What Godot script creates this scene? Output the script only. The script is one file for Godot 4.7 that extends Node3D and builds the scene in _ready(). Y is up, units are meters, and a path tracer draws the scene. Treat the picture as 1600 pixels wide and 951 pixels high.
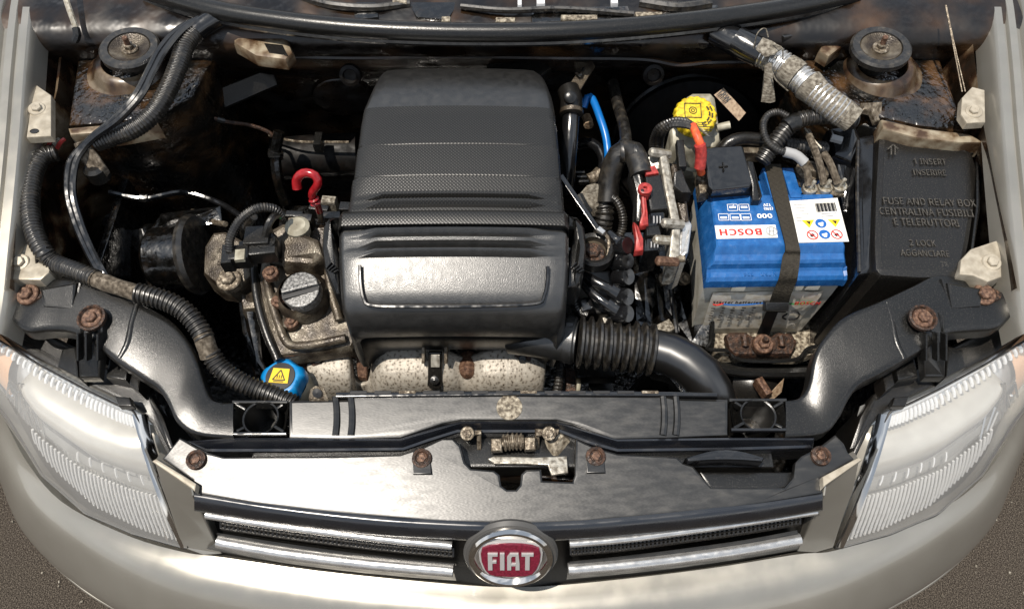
extends Node3D
# An open engine bay seen from above the front bumper. Metres, y up, the car's nose points to +z.
# spot(u, v, h) is the survey helper: the point at height h that the sight line (u, v) of the 1600 x 951 survey picture meets.

const EYE := Vector3(0, 1.70, 0)
const PITCH := 59.0
const FOCAL := 1207.0
var fwd: Vector3
var upv: Vector3
var base_of := {}
var rng := RandomNumberGenerator.new()
var tex_cache := {}
var M := {}

func _ready():
	# ---------------------------------------------------------------- camera, sky, sun, exposure
	rng.seed = 4711
	var p := deg_to_rad(PITCH)
	fwd = Vector3(0, -sin(p), -cos(p)); upv = Vector3(0, cos(p), -sin(p))
	var cam := Camera3D.new(); cam.name = "camera"
	cam.fov = rad_to_deg(2.0 * atan(475.5 / FOCAL)); cam.near = 0.05; cam.far = 60.0
	cam.position = EYE; cam.rotation.x = -p
	add_child(cam)
	var env := Environment.new()
	env.background_mode = Environment.BG_SKY
	var sm := ProceduralSkyMaterial.new()
	sm.sky_top_color = Color(0.64, 0.69, 0.76); sm.sky_horizon_color = Color(0.90, 0.89, 0.87); sm.sky_curve = 0.12
	sm.ground_bottom_color = Color(0.25, 0.21, 0.17); sm.ground_horizon_color = Color(0.62, 0.58, 0.52)
	sm.sun_angle_max = 2.0
	sm.sky_energy_multiplier = 1.0
	var cn := FastNoiseLite.new(); cn.noise_type = FastNoiseLite.TYPE_SIMPLEX_SMOOTH; cn.frequency = 0.006; cn.fractal_octaves = 5; cn.seed = 12
	var ct := NoiseTexture2D.new(); ct.width = 1024; ct.height = 512; ct.seamless = true; ct.noise = cn
	var cg := Gradient.new(); cg.offsets = PackedFloat32Array([0.0, 0.42, 0.68, 1.0])
	cg.colors = PackedColorArray([Color(0, 0, 0, 0), Color(0, 0, 0, 0), Color(0.75, 0.75, 0.74, 0.8), Color(0.95, 0.94, 0.92, 1)])
	ct.color_ramp = cg
	sm.sky_cover = ct; sm.sky_cover_modulate = Color(1, 1, 1, 0.9)
	var sky := Sky.new(); sky.sky_material = sm; env.sky = sky
	env.background_energy_multiplier = 1.0
	env.tonemap_mode = Environment.TONE_MAPPER_LINEAR
	env.tonemap_exposure = 1.2
	env.sdfgi_enabled = true; env.ssao_enabled = true; env.ssil_enabled = true
	var we := WorldEnvironment.new(); we.name = "world_environment"; we.environment = env; add_child(we)
	var sun := DirectionalLight3D.new(); sun.name = "sun"
	sun.light_energy = 1.5; sun.light_color = Color(1.0, 0.965, 0.915); sun.light_angular_distance = 0.5; sun.shadow_enabled = true
	var sd := Vector3(-0.26, 0.93, 0.13).normalized()       # towards the sun: nearly overhead, a little to the front
	sun.basis = Basis.looking_at(-sd, Vector3(1, 0, 0))
	add_child(sun)
	materials()
	# ---------------------------------------------------------------- large structure
	build_ground()
	build_grit()
	build_car()
	# ---------------------------------------------------------------- what sits in the bay
	build_engine()
	build_airbox()
	build_battery()
	build_fusebox()
	build_ecu()
	build_brake()
	build_harness()
	build_pipes()
	build_small()

# ==================================================================== survey helpers
func ray(u, v) -> Vector3:
	return fwd * FOCAL + Vector3(1, 0, 0) * (u - 800.0) + upv * (475.5 - v)

func spot(u, v, h) -> Vector3:
	var d := ray(u, v)
	return EYE + d * ((EYE.y - h) / -d.y)

func spotz(u, v, z) -> Vector3:
	var d := ray(u, v)
	return EYE + d * ((z - EYE.z) / d.z)

func spot_on(u, v, p0: Vector3, n: Vector3) -> Vector3:
	var d := ray(u, v)
	return EYE + d * (n.dot(p0 - EYE) / n.dot(d))

func tilted(a: Array) -> PackedVector3Array:              # on the gently forward-sloping top of the crossmember
	var r := PackedVector3Array()
	for q in a: r.append(spot_on(q[0], q[1], spot(800, 680, 0.8015), Vector3(0, 0.993, 0.12)))
	return r

func path(a: Array) -> PackedVector3Array:
	var r := PackedVector3Array()
	for q in a: r.append(spot(q[0], q[1], q[2]))
	return r

func flat(a: Array, h: float) -> PackedVector3Array:
	var r := PackedVector3Array()
	for q in a: r.append(spot(q[0], q[1], h))
	return r

func mirror(a: Array) -> Array:
	var r := []
	for q in a:
		var c = q.duplicate(); c[0] = 1600 - c[0]; r.append(c)
	return r

# ==================================================================== nodes
func numbered(called: String, parent: Node) -> String:
	var n := called
	var k := 1
	while parent.has_node(n):
		n = "%s_%03d" % [called, k]; k += 1
	return n

func thing(called: String, label: String, category: String, at: Vector3, group := "") -> Node3D:
	var o := Node3D.new(); o.name = numbered(called, self); add_child(o, true)
	o.position = at; base_of[o] = at
	o.set_meta("label", label); o.set_meta("category", category)
	if group: o.set_meta("group", group)
	return o

func obj(called: String, mb: MB, m: Material, parent: Node3D, angle := 38.0) -> MeshInstance3D:
	var o := MeshInstance3D.new(); o.name = numbered(called, parent)
	var b: Vector3 = base_of.get(parent, Vector3.ZERO)
	o.mesh = mb.done(b, angle); o.material_override = m
	o.cast_shadow = GeometryInstance3D.SHADOW_CASTING_SETTING_ON
	parent.add_child(o, true); base_of[o] = b
	return o

func words(called: String, s: String, c: Vector3, xd: Vector3, yd: Vector3, cap: float, depth: float, m: Material, parent: Node3D, wide := 1.0, face := "Droid Sans", weight := 400) -> MeshInstance3D:
	var t := TextMesh.new(); t.text = s
	var f := SystemFont.new(); f.font_names = PackedStringArray([face]); f.font_weight = weight
	t.font = f; t.font_size = 32; t.pixel_size = cap / 23.0; t.depth = depth; t.curve_step = 2.0
	var o := MeshInstance3D.new(); o.name = numbered(called, parent); o.mesh = t; o.material_override = m
	xd = xd.normalized(); var zd := xd.cross(yd).normalized(); yd = zd.cross(xd)
	parent.add_child(o, true)
	var b: Vector3 = base_of.get(parent, Vector3.ZERO)
	o.transform = Transform3D(Basis(xd * wide, yd, zd), c - b)
	base_of[o] = b
	return o

# ==================================================================== mesh builder
class MB:
	var v := PackedVector3Array()
	var uvs := PackedVector2Array()
	func tri(a: Vector3, b: Vector3, c: Vector3):
		v.append(a); v.append(b); v.append(c)
	func quad(a: Vector3, b: Vector3, c: Vector3, d: Vector3):
		v.append_array(PackedVector3Array([a, b, c, a, c, d]))
	func done(base: Vector3, angle: float) -> ArrayMesh:
		var n := v.size() / 3
		var fn := PackedVector3Array(); var fu := PackedVector3Array()
		var at := {}
		var keys := []
		keys.resize(v.size())
		for i in n:
			var c := (v[i * 3 + 1] - v[i * 3]).cross(v[i * 3 + 2] - v[i * 3])
			fn.append(c); fu.append(c.normalized())
			for k in 3:
				var q := v[i * 3 + k] * 20000.0
				var key := Vector3i(roundi(q.x), roundi(q.y), roundi(q.z))
				keys[i * 3 + k] = key
				if at.has(key): at[key].append(i)
				else: at[key] = [i]
		var co := cos(deg_to_rad(angle))
		var pv := PackedVector3Array(); var pn := PackedVector3Array(); var pu := PackedVector2Array()
		for i in n:
			if fn[i].length_squared() < 1e-18: continue
			for k in [0, 2, 1]:
				var s := Vector3.ZERO
				for j in at[keys[i * 3 + k]]:
					if fu[j].dot(fu[i]) > co: s += fn[j]
				pv.append(v[i * 3 + k] - base)
				pn.append(s.normalized() if s.length_squared() > 1e-20 else fu[i])
				if uvs.size(): pu.append(uvs[i * 3 + k])
		var a := []; a.resize(Mesh.ARRAY_MAX)
		a[Mesh.ARRAY_VERTEX] = pv; a[Mesh.ARRAY_NORMAL] = pn
		if uvs.size(): a[Mesh.ARRAY_TEX_UV] = pu
		var me := ArrayMesh.new(); me.add_surface_from_arrays(Mesh.PRIMITIVE_TRIANGLES, a)
		return me
	# rows of points; seen from outside, rows run upward and points run to the side so that (b-a)x(c-a) points out
	func grid(rows: Array, close_u := false, flip := false):
		for j in rows.size() - 1:
			var r = rows[j]; var s = rows[j + 1]; var n: int = r.size()
			for i in (n if close_u else n - 1):
				var k := (i + 1) % n
				if flip: quad(r[i], s[i], s[k], r[k])
				else: quad(r[i], r[k], s[k], s[i])

func frame(axis: Vector3) -> Basis:                         # y along the axis
	var y := axis.normalized()
	var x := Vector3(1, 0, 0) if absf(y.x) < 0.8 else Vector3(0, 0, 1)
	var z := x.cross(y).normalized(); x = y.cross(z).normalized()
	return Basis(x, y, z)

func lathe(mb: MB, o: Vector3, axis: Vector3, prof: Array, segs := 20, oval := 1.0):
	var b := frame(axis)
	var rows := []
	for q in prof:
		var r := PackedVector3Array()
		for i in segs:
			var t := TAU * i / segs
			r.append(o + b * Vector3(cos(t) * q[0], q[1], -sin(t) * q[0] * oval))
		rows.append(r)
	mb.grid(rows, true)

func spline(c: PackedVector3Array, n: int) -> PackedVector3Array:
	var r := PackedVector3Array()
	var m := c.size()
	for i in n + 1:
		var t := float(i) / n * (m - 1)
		var k := mini(int(t), m - 2); t -= k
		var p0: Vector3 = c[k - 1] if k > 0 else c[0] * 2.0 - c[1]
		var p3: Vector3 = c[k + 2] if k + 2 < m else c[m - 1] * 2.0 - c[m - 2]
		r.append(c[k].cubic_interpolate(c[k + 1], p0, p3, t))
	return r

func even(c: PackedVector3Array, step: float) -> PackedVector3Array:
	var s := spline(c, (c.size() - 1) * 24)
	var total := 0.0
	for i in s.size() - 1: total += s[i].distance_to(s[i + 1])
	var n := maxi(2, roundi(total / step))
	var r := PackedVector3Array([s[0]])
	var want := total / n; var run := 0.0; var next := want
	for i in s.size() - 1:
		var d := s[i].distance_to(s[i + 1])
		while run + d >= next - 1e-7 and r.size() < n:
			r.append(s[i].lerp(s[i + 1], clampf((next - run) / maxf(d, 1e-9), 0, 1))); next += want
		run += d
	r.append(s[s.size() - 1])
	return r

# a hose or wire along control points; pitch > 0 gives it corrugations
func tube(mb: MB, c: PackedVector3Array, r: float, sides := 10, pitch := 0.0, amp := 0.0, r_end := -1.0, rough := 0.0):
	var step := pitch / 4.0 if pitch > 0.0 else maxf(r * 0.9, 0.004)
	var s := even(c, step)
	var n := s.size()
	var t0 := (s[1] - s[0]).normalized()
	var nx := frame(t0).x
	var rows := []
	for i in n:
		var t := (s[mini(i + 1, n - 1)] - s[maxi(i - 1, 0)]).normalized()
		nx = (nx - t * nx.dot(t)).normalized()
		var ny := t.cross(nx)
		var rr := r if r_end < 0.0 else lerpf(r, r_end, float(i) / (n - 1))
		if pitch > 0.0: rr += amp * [0.0, 1.0, 1.0, 0.0][i % 4]
		if rough > 0.0: rr *= 1.0 + rng.randf_range(-rough, rough)
		var row := PackedVector3Array()
		for k in sides:
			var a := TAU * k / sides
			row.append(s[i] + (nx * cos(a) + ny * sin(a)) * rr)
		rows.append(row)
	mb.grid(rows, true)
	for e in [0, n - 1]:
		for k in sides:
			if e == 0: mb.tri(s[0], rows[0][(k + 1) % sides], rows[0][k])
			else: mb.tri(s[e], rows[e][k], rows[e][(k + 1) % sides])

# an outline with thickness: pts run round the top face, drop leads to the bottom face, the top edge is rounded off by bev
func plate(mb: MB, pts: PackedVector3Array, drop: Vector3, bev := 0.002, closed_below := true):
	var n := -drop.normalized()
	var b := frame(n)
	var q := PackedVector2Array()
	for p3 in pts: q.append(Vector2(p3.dot(b.x), -p3.dot(b.z)))
	var area := 0.0
	for i in q.size(): area += q[i].cross(q[(i + 1) % q.size()])
	if area < 0.0:
		pts = pts.duplicate(); pts.reverse(); q.reverse()
	var m := q.size()
	var top := PackedVector3Array(); var ring := PackedVector3Array(); var t2 := PackedVector2Array(); var mid := PackedVector3Array()
	for i in m:
		var d0 := (q[i] - q[(i + m - 1) % m]).normalized(); var d1 := (q[(i + 1) % m] - q[i]).normalized()
		var n0 := Vector2(-d0.y, d0.x); var n1 := Vector2(-d1.y, d1.x)
		var mi := n0 + n1
		mi = mi / maxf(0.35, mi.length_squared() * 0.5) if mi.length() > 0.01 else n0
		mi *= bev
		t2.append(q[i] + mi)
		var off: Vector3 = b.x * mi.x - b.z * mi.y
		top.append(pts[i] + off); mid.append(pts[i] + off * 0.3 - n * bev * 0.3); ring.append(pts[i] - n * bev)
	var idx := Geometry2D.triangulate_polygon(t2)
	if idx.is_empty(): idx = Geometry2D.triangulate_polygon(q)
	if idx.is_empty(): printerr("outline not triangulated near ", pts[0])
	var flip := false
	for i in range(0, idx.size(), 3):
		var a := t2[idx[i]]; var c := t2[idx[i + 1]]; var d := t2[idx[i + 2]]
		if (c - a).cross(d - a) > 0.0: mb.tri(top[idx[i]], top[idx[i + 1]], top[idx[i + 2]])
		else: mb.tri(top[idx[i]], top[idx[i + 2]], top[idx[i + 1]])
	var low := PackedVector3Array()
	for i in m: low.append(pts[i] + drop)
	if bev > 0.0: mb.grid([ring, mid, top], true)
	mb.grid([low, ring], true)
	if closed_below:
		for i in range(0, idx.size(), 3):
			var a := t2[idx[i]]; var c := t2[idx[i + 1]]; var d := t2[idx[i + 2]]
			if (c - a).cross(d - a) > 0.0: mb.tri(low[idx[i]], low[idx[i + 2]], low[idx[i + 1]])
			else: mb.tri(low[idx[i]], low[idx[i + 1]], low[idx[i + 2]])

func box(mb: MB, c: Vector3, size: Vector3, b := Basis(), bev := 0.002):
	var h := size * 0.5
	var p := PackedVector3Array()
	for q in [[-1, -1], [1, -1], [1, 1], [-1, 1]]: p.append(c + b * Vector3(h.x * q[0], h.y, -h.z * q[1]))
	plate(mb, p, -b.y.normalized() * size.y, bev)

func bar(mb: MB, a: Vector3, z: Vector3, w: float, t: float, up := Vector3(0, 1, 0), bev := 0.0015):
	var d := (z - a).normalized(); var s := d.cross(up).normalized(); var u := s.cross(d)
	box(mb, (a + z) * 0.5, Vector3(w, t, a.distance_to(z)), Basis(s, u, -d), bev)

func patch(mb: MB, rows: Array, nu: int, nv: int, flip := false) -> Array:
	var a := []
	for r in rows: a.append(spline(r, nu))
	var out := []
	for j in nv + 1: out.append(PackedVector3Array())
	for i in nu + 1:
		var c := PackedVector3Array()
		for r in a: c.append(r[i])
		var s := spline(c, nv)
		for j in nv + 1: out[j].append(s[j])
	mb.grid(out, false, flip)
	return out

func hexbolt(mb: MB, o: Vector3, axis: Vector3, r: float, hh := -1.0, washer := true):
	if hh < 0.0: hh = r * 0.75
	if washer: lathe(mb, o, axis, [[r * 1.65, -r], [r * 1.65, r * 0.12], [r * 1.5, r * 0.28], [r * 0.9, r * 0.3]], 18)
	lathe(mb, o, axis, [[r, 0], [r, hh], [r * 0.86, hh + r * 0.15], [0.0005, hh + r * 0.18]], 6)

func stud(mb: MB, o: Vector3, axis: Vector3, r: float, len: float):
	lathe(mb, o, axis, [[r, 0], [r, len * 0.3], [r * 0.88, len * 0.36], [r, len * 0.45], [r * 0.88, len * 0.56], [r, len * 0.66], [r * 0.88, len * 0.78], [r, len * 0.88], [r * 0.8, len], [0.0004, len]], 12)

func textured_quad(mb: MB, a: Vector3, b: Vector3, c: Vector3, d: Vector3):
	mb.quad(a, b, c, d)
	mb.uvs.append_array(PackedVector2Array([Vector2(0, 1), Vector2(1, 1), Vector2(1, 0), Vector2(0, 1), Vector2(1, 0), Vector2(0, 0)]))

# ==================================================================== materials
func lin(c: Array) -> Color:
	return Color(c[0], c[1], c[2]).linear_to_srgb()

func noise_tex(freq: float, octaves: int, stops: Array, seed_n: int, kind := 0, normal := 0.0, size := 512) -> NoiseTexture2D:
	var n := FastNoiseLite.new()
	n.noise_type = [FastNoiseLite.TYPE_SIMPLEX_SMOOTH, FastNoiseLite.TYPE_CELLULAR, FastNoiseLite.TYPE_VALUE_CUBIC][kind]
	n.frequency = freq; n.fractal_octaves = octaves; n.seed = seed_n
	if kind == 1: n.fractal_type = FastNoiseLite.FRACTAL_NONE
	var t := NoiseTexture2D.new(); t.width = size; t.height = size; t.seamless = true; t.noise = n
	if normal > 0.0:
		t.as_normal_map = true; t.bump_strength = normal
	else:
		var g := Gradient.new()
		var o := PackedFloat32Array(); var c := PackedColorArray()
		for s in stops:
			o.append(s[0]); c.append(s[1])
		g.offsets = o; g.colors = c; t.color_ramp = g
	return t

func grey(x: float) -> Color:
	return Color(x, x, x)

# cols: [[stop, [r, g, b] linear], ...]; rough: [[stop, value], ...]
func mk(called: String, cols: Array, rough: Array, scale := Vector3(3, 3, 3), freq := 0.012, metal := 0.0, spec := 0.5, bump := 0.0, bfreq := 0.05, kind := 0) -> StandardMaterial3D:
	var m := StandardMaterial3D.new(); m.resource_name = called
	var sd := 7 + M.size() * 13
	if cols.size() == 1: m.albedo_color = lin(cols[0][1])
	else:
		var st := []
		for c in cols: st.append([c[0], lin(c[1])])
		m.albedo_texture = noise_tex(freq, 5, st, sd, kind)
	if rough.size() == 1: m.roughness = rough[0][1]
	else:
		var st := []
		for c in rough: st.append([c[0], grey(c[1])])
		m.roughness = 1.0
		m.roughness_texture = noise_tex(freq * 1.7, 4, st, sd + 1)
		m.roughness_texture_channel = BaseMaterial3D.TEXTURE_CHANNEL_RED
	m.metallic = metal; m.metallic_specular = spec
	if bump > 0.0:
		m.normal_enabled = true
		m.normal_texture = noise_tex(bfreq, 3, [], sd + 2, 0, 6.0)
		m.normal_scale = bump
	m.uv1_triplanar = true; m.uv1_world_triplanar = true; m.uv1_scale = scale
	m.cull_mode = BaseMaterial3D.CULL_DISABLED
	M[called] = m
	return m

func plain(called: String, c: Array, rough: float, metal := 0.0, spec := 0.5) -> StandardMaterial3D:
	return mk(called, [[0, c]], [[0, rough]], Vector3(3, 3, 3), 0.01, metal, spec)

func materials():
	var m := mk("champagne_paint", [[0.2, [0.285, 0.270, 0.236]], [0.8, [0.312, 0.296, 0.260]]], [[0.3, 0.30], [0.7, 0.38]], Vector3(2, 2, 2), 0.01, 0.6)
	m.clearcoat_enabled = true; m.clearcoat = 0.7; m.clearcoat_roughness = 0.06
	mk("bay_paint", [[0.3, [0.05, 0.025, 0.011]], [0.48, [0.17, 0.125, 0.08]], [0.75, [0.32, 0.275, 0.20]]], [[0.3, 0.25], [0.7, 0.5]], Vector3(3.5, 3.5, 3.5), 0.014, 0.1)
	mk("clean_bracket", [[0.2, [0.30, 0.26, 0.20]], [0.7, [0.43, 0.385, 0.305]]], [[0.3, 0.3], [0.7, 0.5]], Vector3(5, 5, 5), 0.02, 0.2)
	mk("stained_paint", [[0.36, [0.007, 0.0045, 0.003]], [0.50, [0.035, 0.017, 0.009]], [0.62, [0.10, 0.065, 0.036]], [0.82, [0.26, 0.21, 0.15]]], [[0.3, 0.15], [0.7, 0.45]], Vector3(2.2, 2.2, 2.2), 0.012, 0.0, 0.5, 0.12, 0.03)
	mk("rusty_wall", [[0.36, [0.003, 0.002, 0.0016]], [0.55, [0.012, 0.0065, 0.003]], [0.85, [0.055, 0.027, 0.011]]], [[0.3, 0.18], [0.7, 0.5]], Vector3(1.6, 2.6, 1.6), 0.008, 0.0, 0.55, 0.25, 0.03)
	mk("tar", [[0.38, [0.003, 0.0028, 0.0025]], [0.58, [0.012, 0.007, 0.0035]], [0.85, [0.075, 0.040, 0.018]]], [[0.35, 0.08], [0.65, 0.3]], Vector3(3, 3, 3), 0.010, 0.0, 0.7, 0.5, 0.05)
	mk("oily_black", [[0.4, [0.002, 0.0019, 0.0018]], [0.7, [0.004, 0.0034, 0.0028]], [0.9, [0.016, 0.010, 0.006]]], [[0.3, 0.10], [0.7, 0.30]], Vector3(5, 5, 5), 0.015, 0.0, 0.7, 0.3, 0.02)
	mk("wiped_black", [[0.3, [0.005, 0.0049, 0.0047]], [0.62, [0.009, 0.0087, 0.0082]], [0.85, [0.028, 0.026, 0.023]]], [[0.25, 0.29], [0.5, 0.33], [0.75, 0.38]], Vector3(1.6, 5.0, 6.0), 0.02, 0.0, 0.6, 0.012, 0.2)
	mk("bay_black", [[0.3, [0.002, 0.002, 0.002]], [0.7, [0.007, 0.005, 0.004]]], [[0.3, 0.4], [0.7, 0.7]], Vector3(3, 3, 3), 0.02, 0.0, 0.35)
	mk("raised_dust", [[0.3, [0.022, 0.02, 0.017]], [0.7, [0.075, 0.067, 0.056]]], [[0, 0.6]], Vector3(9, 9, 9), 0.05)
	mk("worn_grey", [[0.25, [0.02, 0.019, 0.018]], [0.5, [0.12, 0.118, 0.112]], [0.8, [0.30, 0.295, 0.285]]], [[0.3, 0.3], [0.7, 0.55]], Vector3(8, 8, 8), 0.05, 0.0, 0.6, 0.2, 0.1)
	mk("satin_black", [[0.4, [0.005, 0.0049, 0.0047]], [0.68, [0.008, 0.0078, 0.0074]], [0.82, [0.055, 0.051, 0.045]]], [[0, 0.28]], Vector3(6, 6, 6), 0.14, 0.0, 0.5, 0.10, 0.22)
	mk("gloss_black", [[0, [0.006, 0.006, 0.0065]]], [[0.3, 0.10], [0.7, 0.28]], Vector3(4, 4, 4), 0.02, 0.0, 0.65)
	mk("dusty_black", [[0.4, [0.006, 0.0056, 0.005]], [0.68, [0.011, 0.0098, 0.0083]], [0.82, [0.06, 0.053, 0.043]]], [[0, 0.30]], Vector3(6, 6, 6), 0.14, 0.0, 0.5, 0.10, 0.22)
	mk("hose_rubber", [[0.3, [0.007, 0.0065, 0.006]], [0.7, [0.022, 0.019, 0.015]], [0.86, [0.06, 0.05, 0.038]]], [[0.3, 0.25], [0.7, 0.55]], Vector3(6, 6, 6), 0.02, 0.0, 0.6)
	mk("old_tape", [[0.25, [0.035, 0.028, 0.02]], [0.6, [0.11, 0.09, 0.068]], [0.85, [0.22, 0.19, 0.15]]], [[0, 0.85]], Vector3(8, 8, 8), 0.03, 0.0, 0.3, 0.4, 0.08)
	mk("pale_tape", [[0.25, [0.06, 0.05, 0.038]], [0.5, [0.17, 0.15, 0.12]], [0.85, [0.34, 0.315, 0.265]]], [[0, 0.7]], Vector3(9, 20, 9), 0.03, 0.0, 0.3, 0.5, 0.06)
	mk("cast_alloy", [[0.25, [0.018, 0.012, 0.008]], [0.5, [0.062, 0.048, 0.033]], [0.72, [0.115, 0.095, 0.068]], [0.92, [0.20, 0.175, 0.135]]], [[0.3, 0.3], [0.7, 0.55]], Vector3(4, 4, 4), 0.014, 0.3, 0.5, 0.3, 0.16)
	mk("machined_alloy", [[0.2, [0.10, 0.085, 0.065]], [0.5, [0.30, 0.28, 0.24]], [0.85, [0.44, 0.42, 0.37]]], [[0.3, 0.3], [0.7, 0.55]], Vector3(6, 6, 6), 0.03, 0.4, 0.5, 0.12, 0.15)
	mk("heat_shield", [[0.0, [0.02, 0.014, 0.01]], [0.13, [0.06, 0.045, 0.03]], [0.21, [0.31, 0.275, 0.225]], [0.7, [0.38, 0.35, 0.30]]], [[0, 0.5]], Vector3(7, 7, 7), 0.045, 0.15, 0.5, 0.3, 0.06, 1)
	mk("rusty_steel", [[0.25, [0.045, 0.021, 0.012]], [0.5, [0.11, 0.055, 0.032]], [0.8, [0.21, 0.13, 0.085]]], [[0, 0.6]], Vector3(10, 10, 10), 0.03, 0.25, 0.5, 0.4, 0.1)
	mk("dark_rust", [[0.3, [0.012, 0.007, 0.005]], [0.6, [0.05, 0.024, 0.013]], [0.85, [0.12, 0.06, 0.035]]], [[0.3, 0.35], [0.7, 0.8]], Vector3(8, 8, 8), 0.03, 0.15, 0.5, 0.7, 0.1)
	mk("zinc", [[0.25, [0.25, 0.21, 0.15]], [0.7, [0.50, 0.47, 0.40]]], [[0.3, 0.3], [0.7, 0.55]], Vector3(12, 12, 12), 0.03, 0.6)
	mk("dirty_zinc", [[0.3, [0.06, 0.045, 0.03]], [0.6, [0.20, 0.165, 0.12]], [0.85, [0.36, 0.32, 0.26]]], [[0.3, 0.35], [0.7, 0.7]], Vector3(9, 9, 9), 0.03, 0.45, 0.5, 0.4, 0.1)
	plain("chrome", [0.62, 0.60, 0.57], 0.10, 1.0)
	mk("worn_chrome", [[0.3, [0.50, 0.49, 0.475]], [0.7, [0.66, 0.65, 0.63]]], [[0.3, 0.20], [0.7, 0.34]], Vector3(4, 9, 9), 0.02, 0.8)
	mk("grille_black", [[0, [0.008, 0.009, 0.012]]], [[0.3, 0.14], [0.7, 0.34]], Vector3(1.5, 5, 5), 0.015, 0.0, 1.0)
	mk("red_plastic", [[0.25, [0.20, 0.02, 0.018]], [0.75, [0.46, 0.05, 0.042]]], [[0, 0.35]], Vector3(8, 8, 8), 0.03)
	mk("dipstick_red", [[0.3, [0.20, 0.006, 0.009]], [0.8, [0.33, 0.014, 0.018]]], [[0, 0.2]], Vector3(8, 8, 8), 0.02)
	mk("orange_red", [[0.3, [0.55, 0.06, 0.02]], [0.75, [0.68, 0.14, 0.04]]], [[0, 0.4]], Vector3(8, 8, 8), 0.02)
	mk("battery_blue", [[0.25, [0.010, 0.075, 0.24]], [0.7, [0.016, 0.105, 0.31]], [0.9, [0.06, 0.14, 0.33]]], [[0.3, 0.22], [0.7, 0.4]], Vector3(6, 6, 6), 0.02, 0.0, 0.5, 0.06, 0.2)
	mk("cap_blue", [[0.3, [0.0, 0.16, 0.42]], [0.8, [0.004, 0.23, 0.52]]], [[0, 0.35]], Vector3(6, 6, 6), 0.015)
	plain("pipe_blue", [0.006, 0.13, 0.42], 0.3)
	mk("cap_yellow", [[0.25, [0.34, 0.23, 0.015]], [0.45, [0.60, 0.43, 0.012]], [0.8, [0.70, 0.53, 0.03]]], [[0, 0.42]], Vector3(8, 8, 8), 0.03)
	plain("label_yellow", [0.72, 0.48, 0.015], 0.4)
	mk("milky_plastic", [[0.25, [0.19, 0.17, 0.125]], [0.6, [0.34, 0.32, 0.25]], [0.85, [0.44, 0.42, 0.34]]], [[0, 0.4]], Vector3(5, 5, 5), 0.015)
	mk("case_grey", [[0.2, [0.40, 0.375, 0.31]], [0.5, [0.54, 0.52, 0.45]], [0.8, [0.60, 0.58, 0.52]]], [[0, 0.45]], Vector3(4, 4, 4), 0.012)
	mk("label_white", [[0.2, [0.60, 0.57, 0.50]], [0.6, [0.72, 0.71, 0.68]]], [[0, 0.35]], Vector3(5, 5, 5), 0.012)
	mk("old_label", [[0.2, [0.66, 0.58, 0.45]], [0.6, [0.80, 0.76, 0.66]]], [[0, 0.5]], Vector3(6, 6, 6), 0.02)
	mk("brown_tag", [[0.25, [0.15, 0.09, 0.05]], [0.6, [0.36, 0.27, 0.18]]], [[0, 0.6]], Vector3(9, 9, 9), 0.03)
	plain("ink_black", [0.01, 0.01, 0.011], 0.5)
	plain("ink_red", [0.58, 0.025, 0.02], 0.4)
	plain("ink_blue", [0.01, 0.10, 0.36], 0.4)
	plain("ink_white", [0.74, 0.74, 0.74], 0.4)
	plain("ink_green", [0.02, 0.16, 0.04], 0.5)
	plain("ink_grey", [0.30, 0.30, 0.30], 0.5)
	mk("webbing", [[0.3, [0.016, 0.013, 0.009]], [0.7, [0.038, 0.032, 0.023]]], [[0, 0.75]], Vector3(10, 10, 90), 0.03, 0.0, 0.4, 0.8, 0.08)
	mk("gritty_ledge", [[0.25, [0.05, 0.038, 0.025]], [0.5, [0.22, 0.185, 0.135]], [0.8, [0.42, 0.38, 0.30]]], [[0, 0.7]], Vector3(8, 8, 8), 0.03, 0.0, 0.5, 0.7, 0.1)
	mk("ground_carpet", [[0.25, [0.018, 0.014, 0.011]], [0.5, [0.05, 0.041, 0.032]], [0.8, [0.13, 0.110, 0.088]]], [[0, 0.95]], Vector3(4, 4, 4), 0.14, 0.0, 0.3, 1.0, 0.12)
	mk("reflector", [[0.3, [0.42, 0.425, 0.42]], [0.8, [0.52, 0.525, 0.52]]], [[0, 0.25]], Vector3(6, 6, 6), 0.02, 0.6)
	mk("lamp_bowl", [[0.3, [0.40, 0.38, 0.335]], [0.8, [0.47, 0.45, 0.40]]], [[0, 0.28]], Vector3(4, 4, 4), 0.01, 0.4)
	mk("lamp_trim", [[0.3, [0.20, 0.195, 0.18]], [0.8, [0.30, 0.295, 0.28]]], [[0, 0.3]], Vector3(4, 4, 4), 0.01, 0.4)
	plain("lamp_rib", [0.68, 0.68, 0.67], 0.18, 0.4)
	plain("indicator_tint", [0.62, 0.36, 0.20], 0.25, 0.2)
	var g := plain("lens", [0.92, 0.91, 0.88], 0.06)
	g.transparency = BaseMaterial3D.TRANSPARENCY_ALPHA; g.albedo_color.a = 0.17
	m = mk("badge_red", [[0.3, [0.11, 0.005, 0.018]], [0.75, [0.19, 0.012, 0.034]]], [[0, 0.25]], Vector3(14, 14, 14), 0.03)
	m.clearcoat_enabled = true; m.clearcoat = 1.0; m.clearcoat_roughness = 0.08
	mk("hose_gloss", [[0, [0.007, 0.0065, 0.006]]], [[0, 0.30]], Vector3(3, 3, 3), 0.01, 0.0, 0.7)
	plain("badge_surround", [0.06, 0.058, 0.055], 0.4)
	mk("badge_letters", [[0, [0.55, 0.54, 0.53]]], [[0, 0.35]], Vector3(3, 3, 3), 0.01, 0.5)
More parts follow.
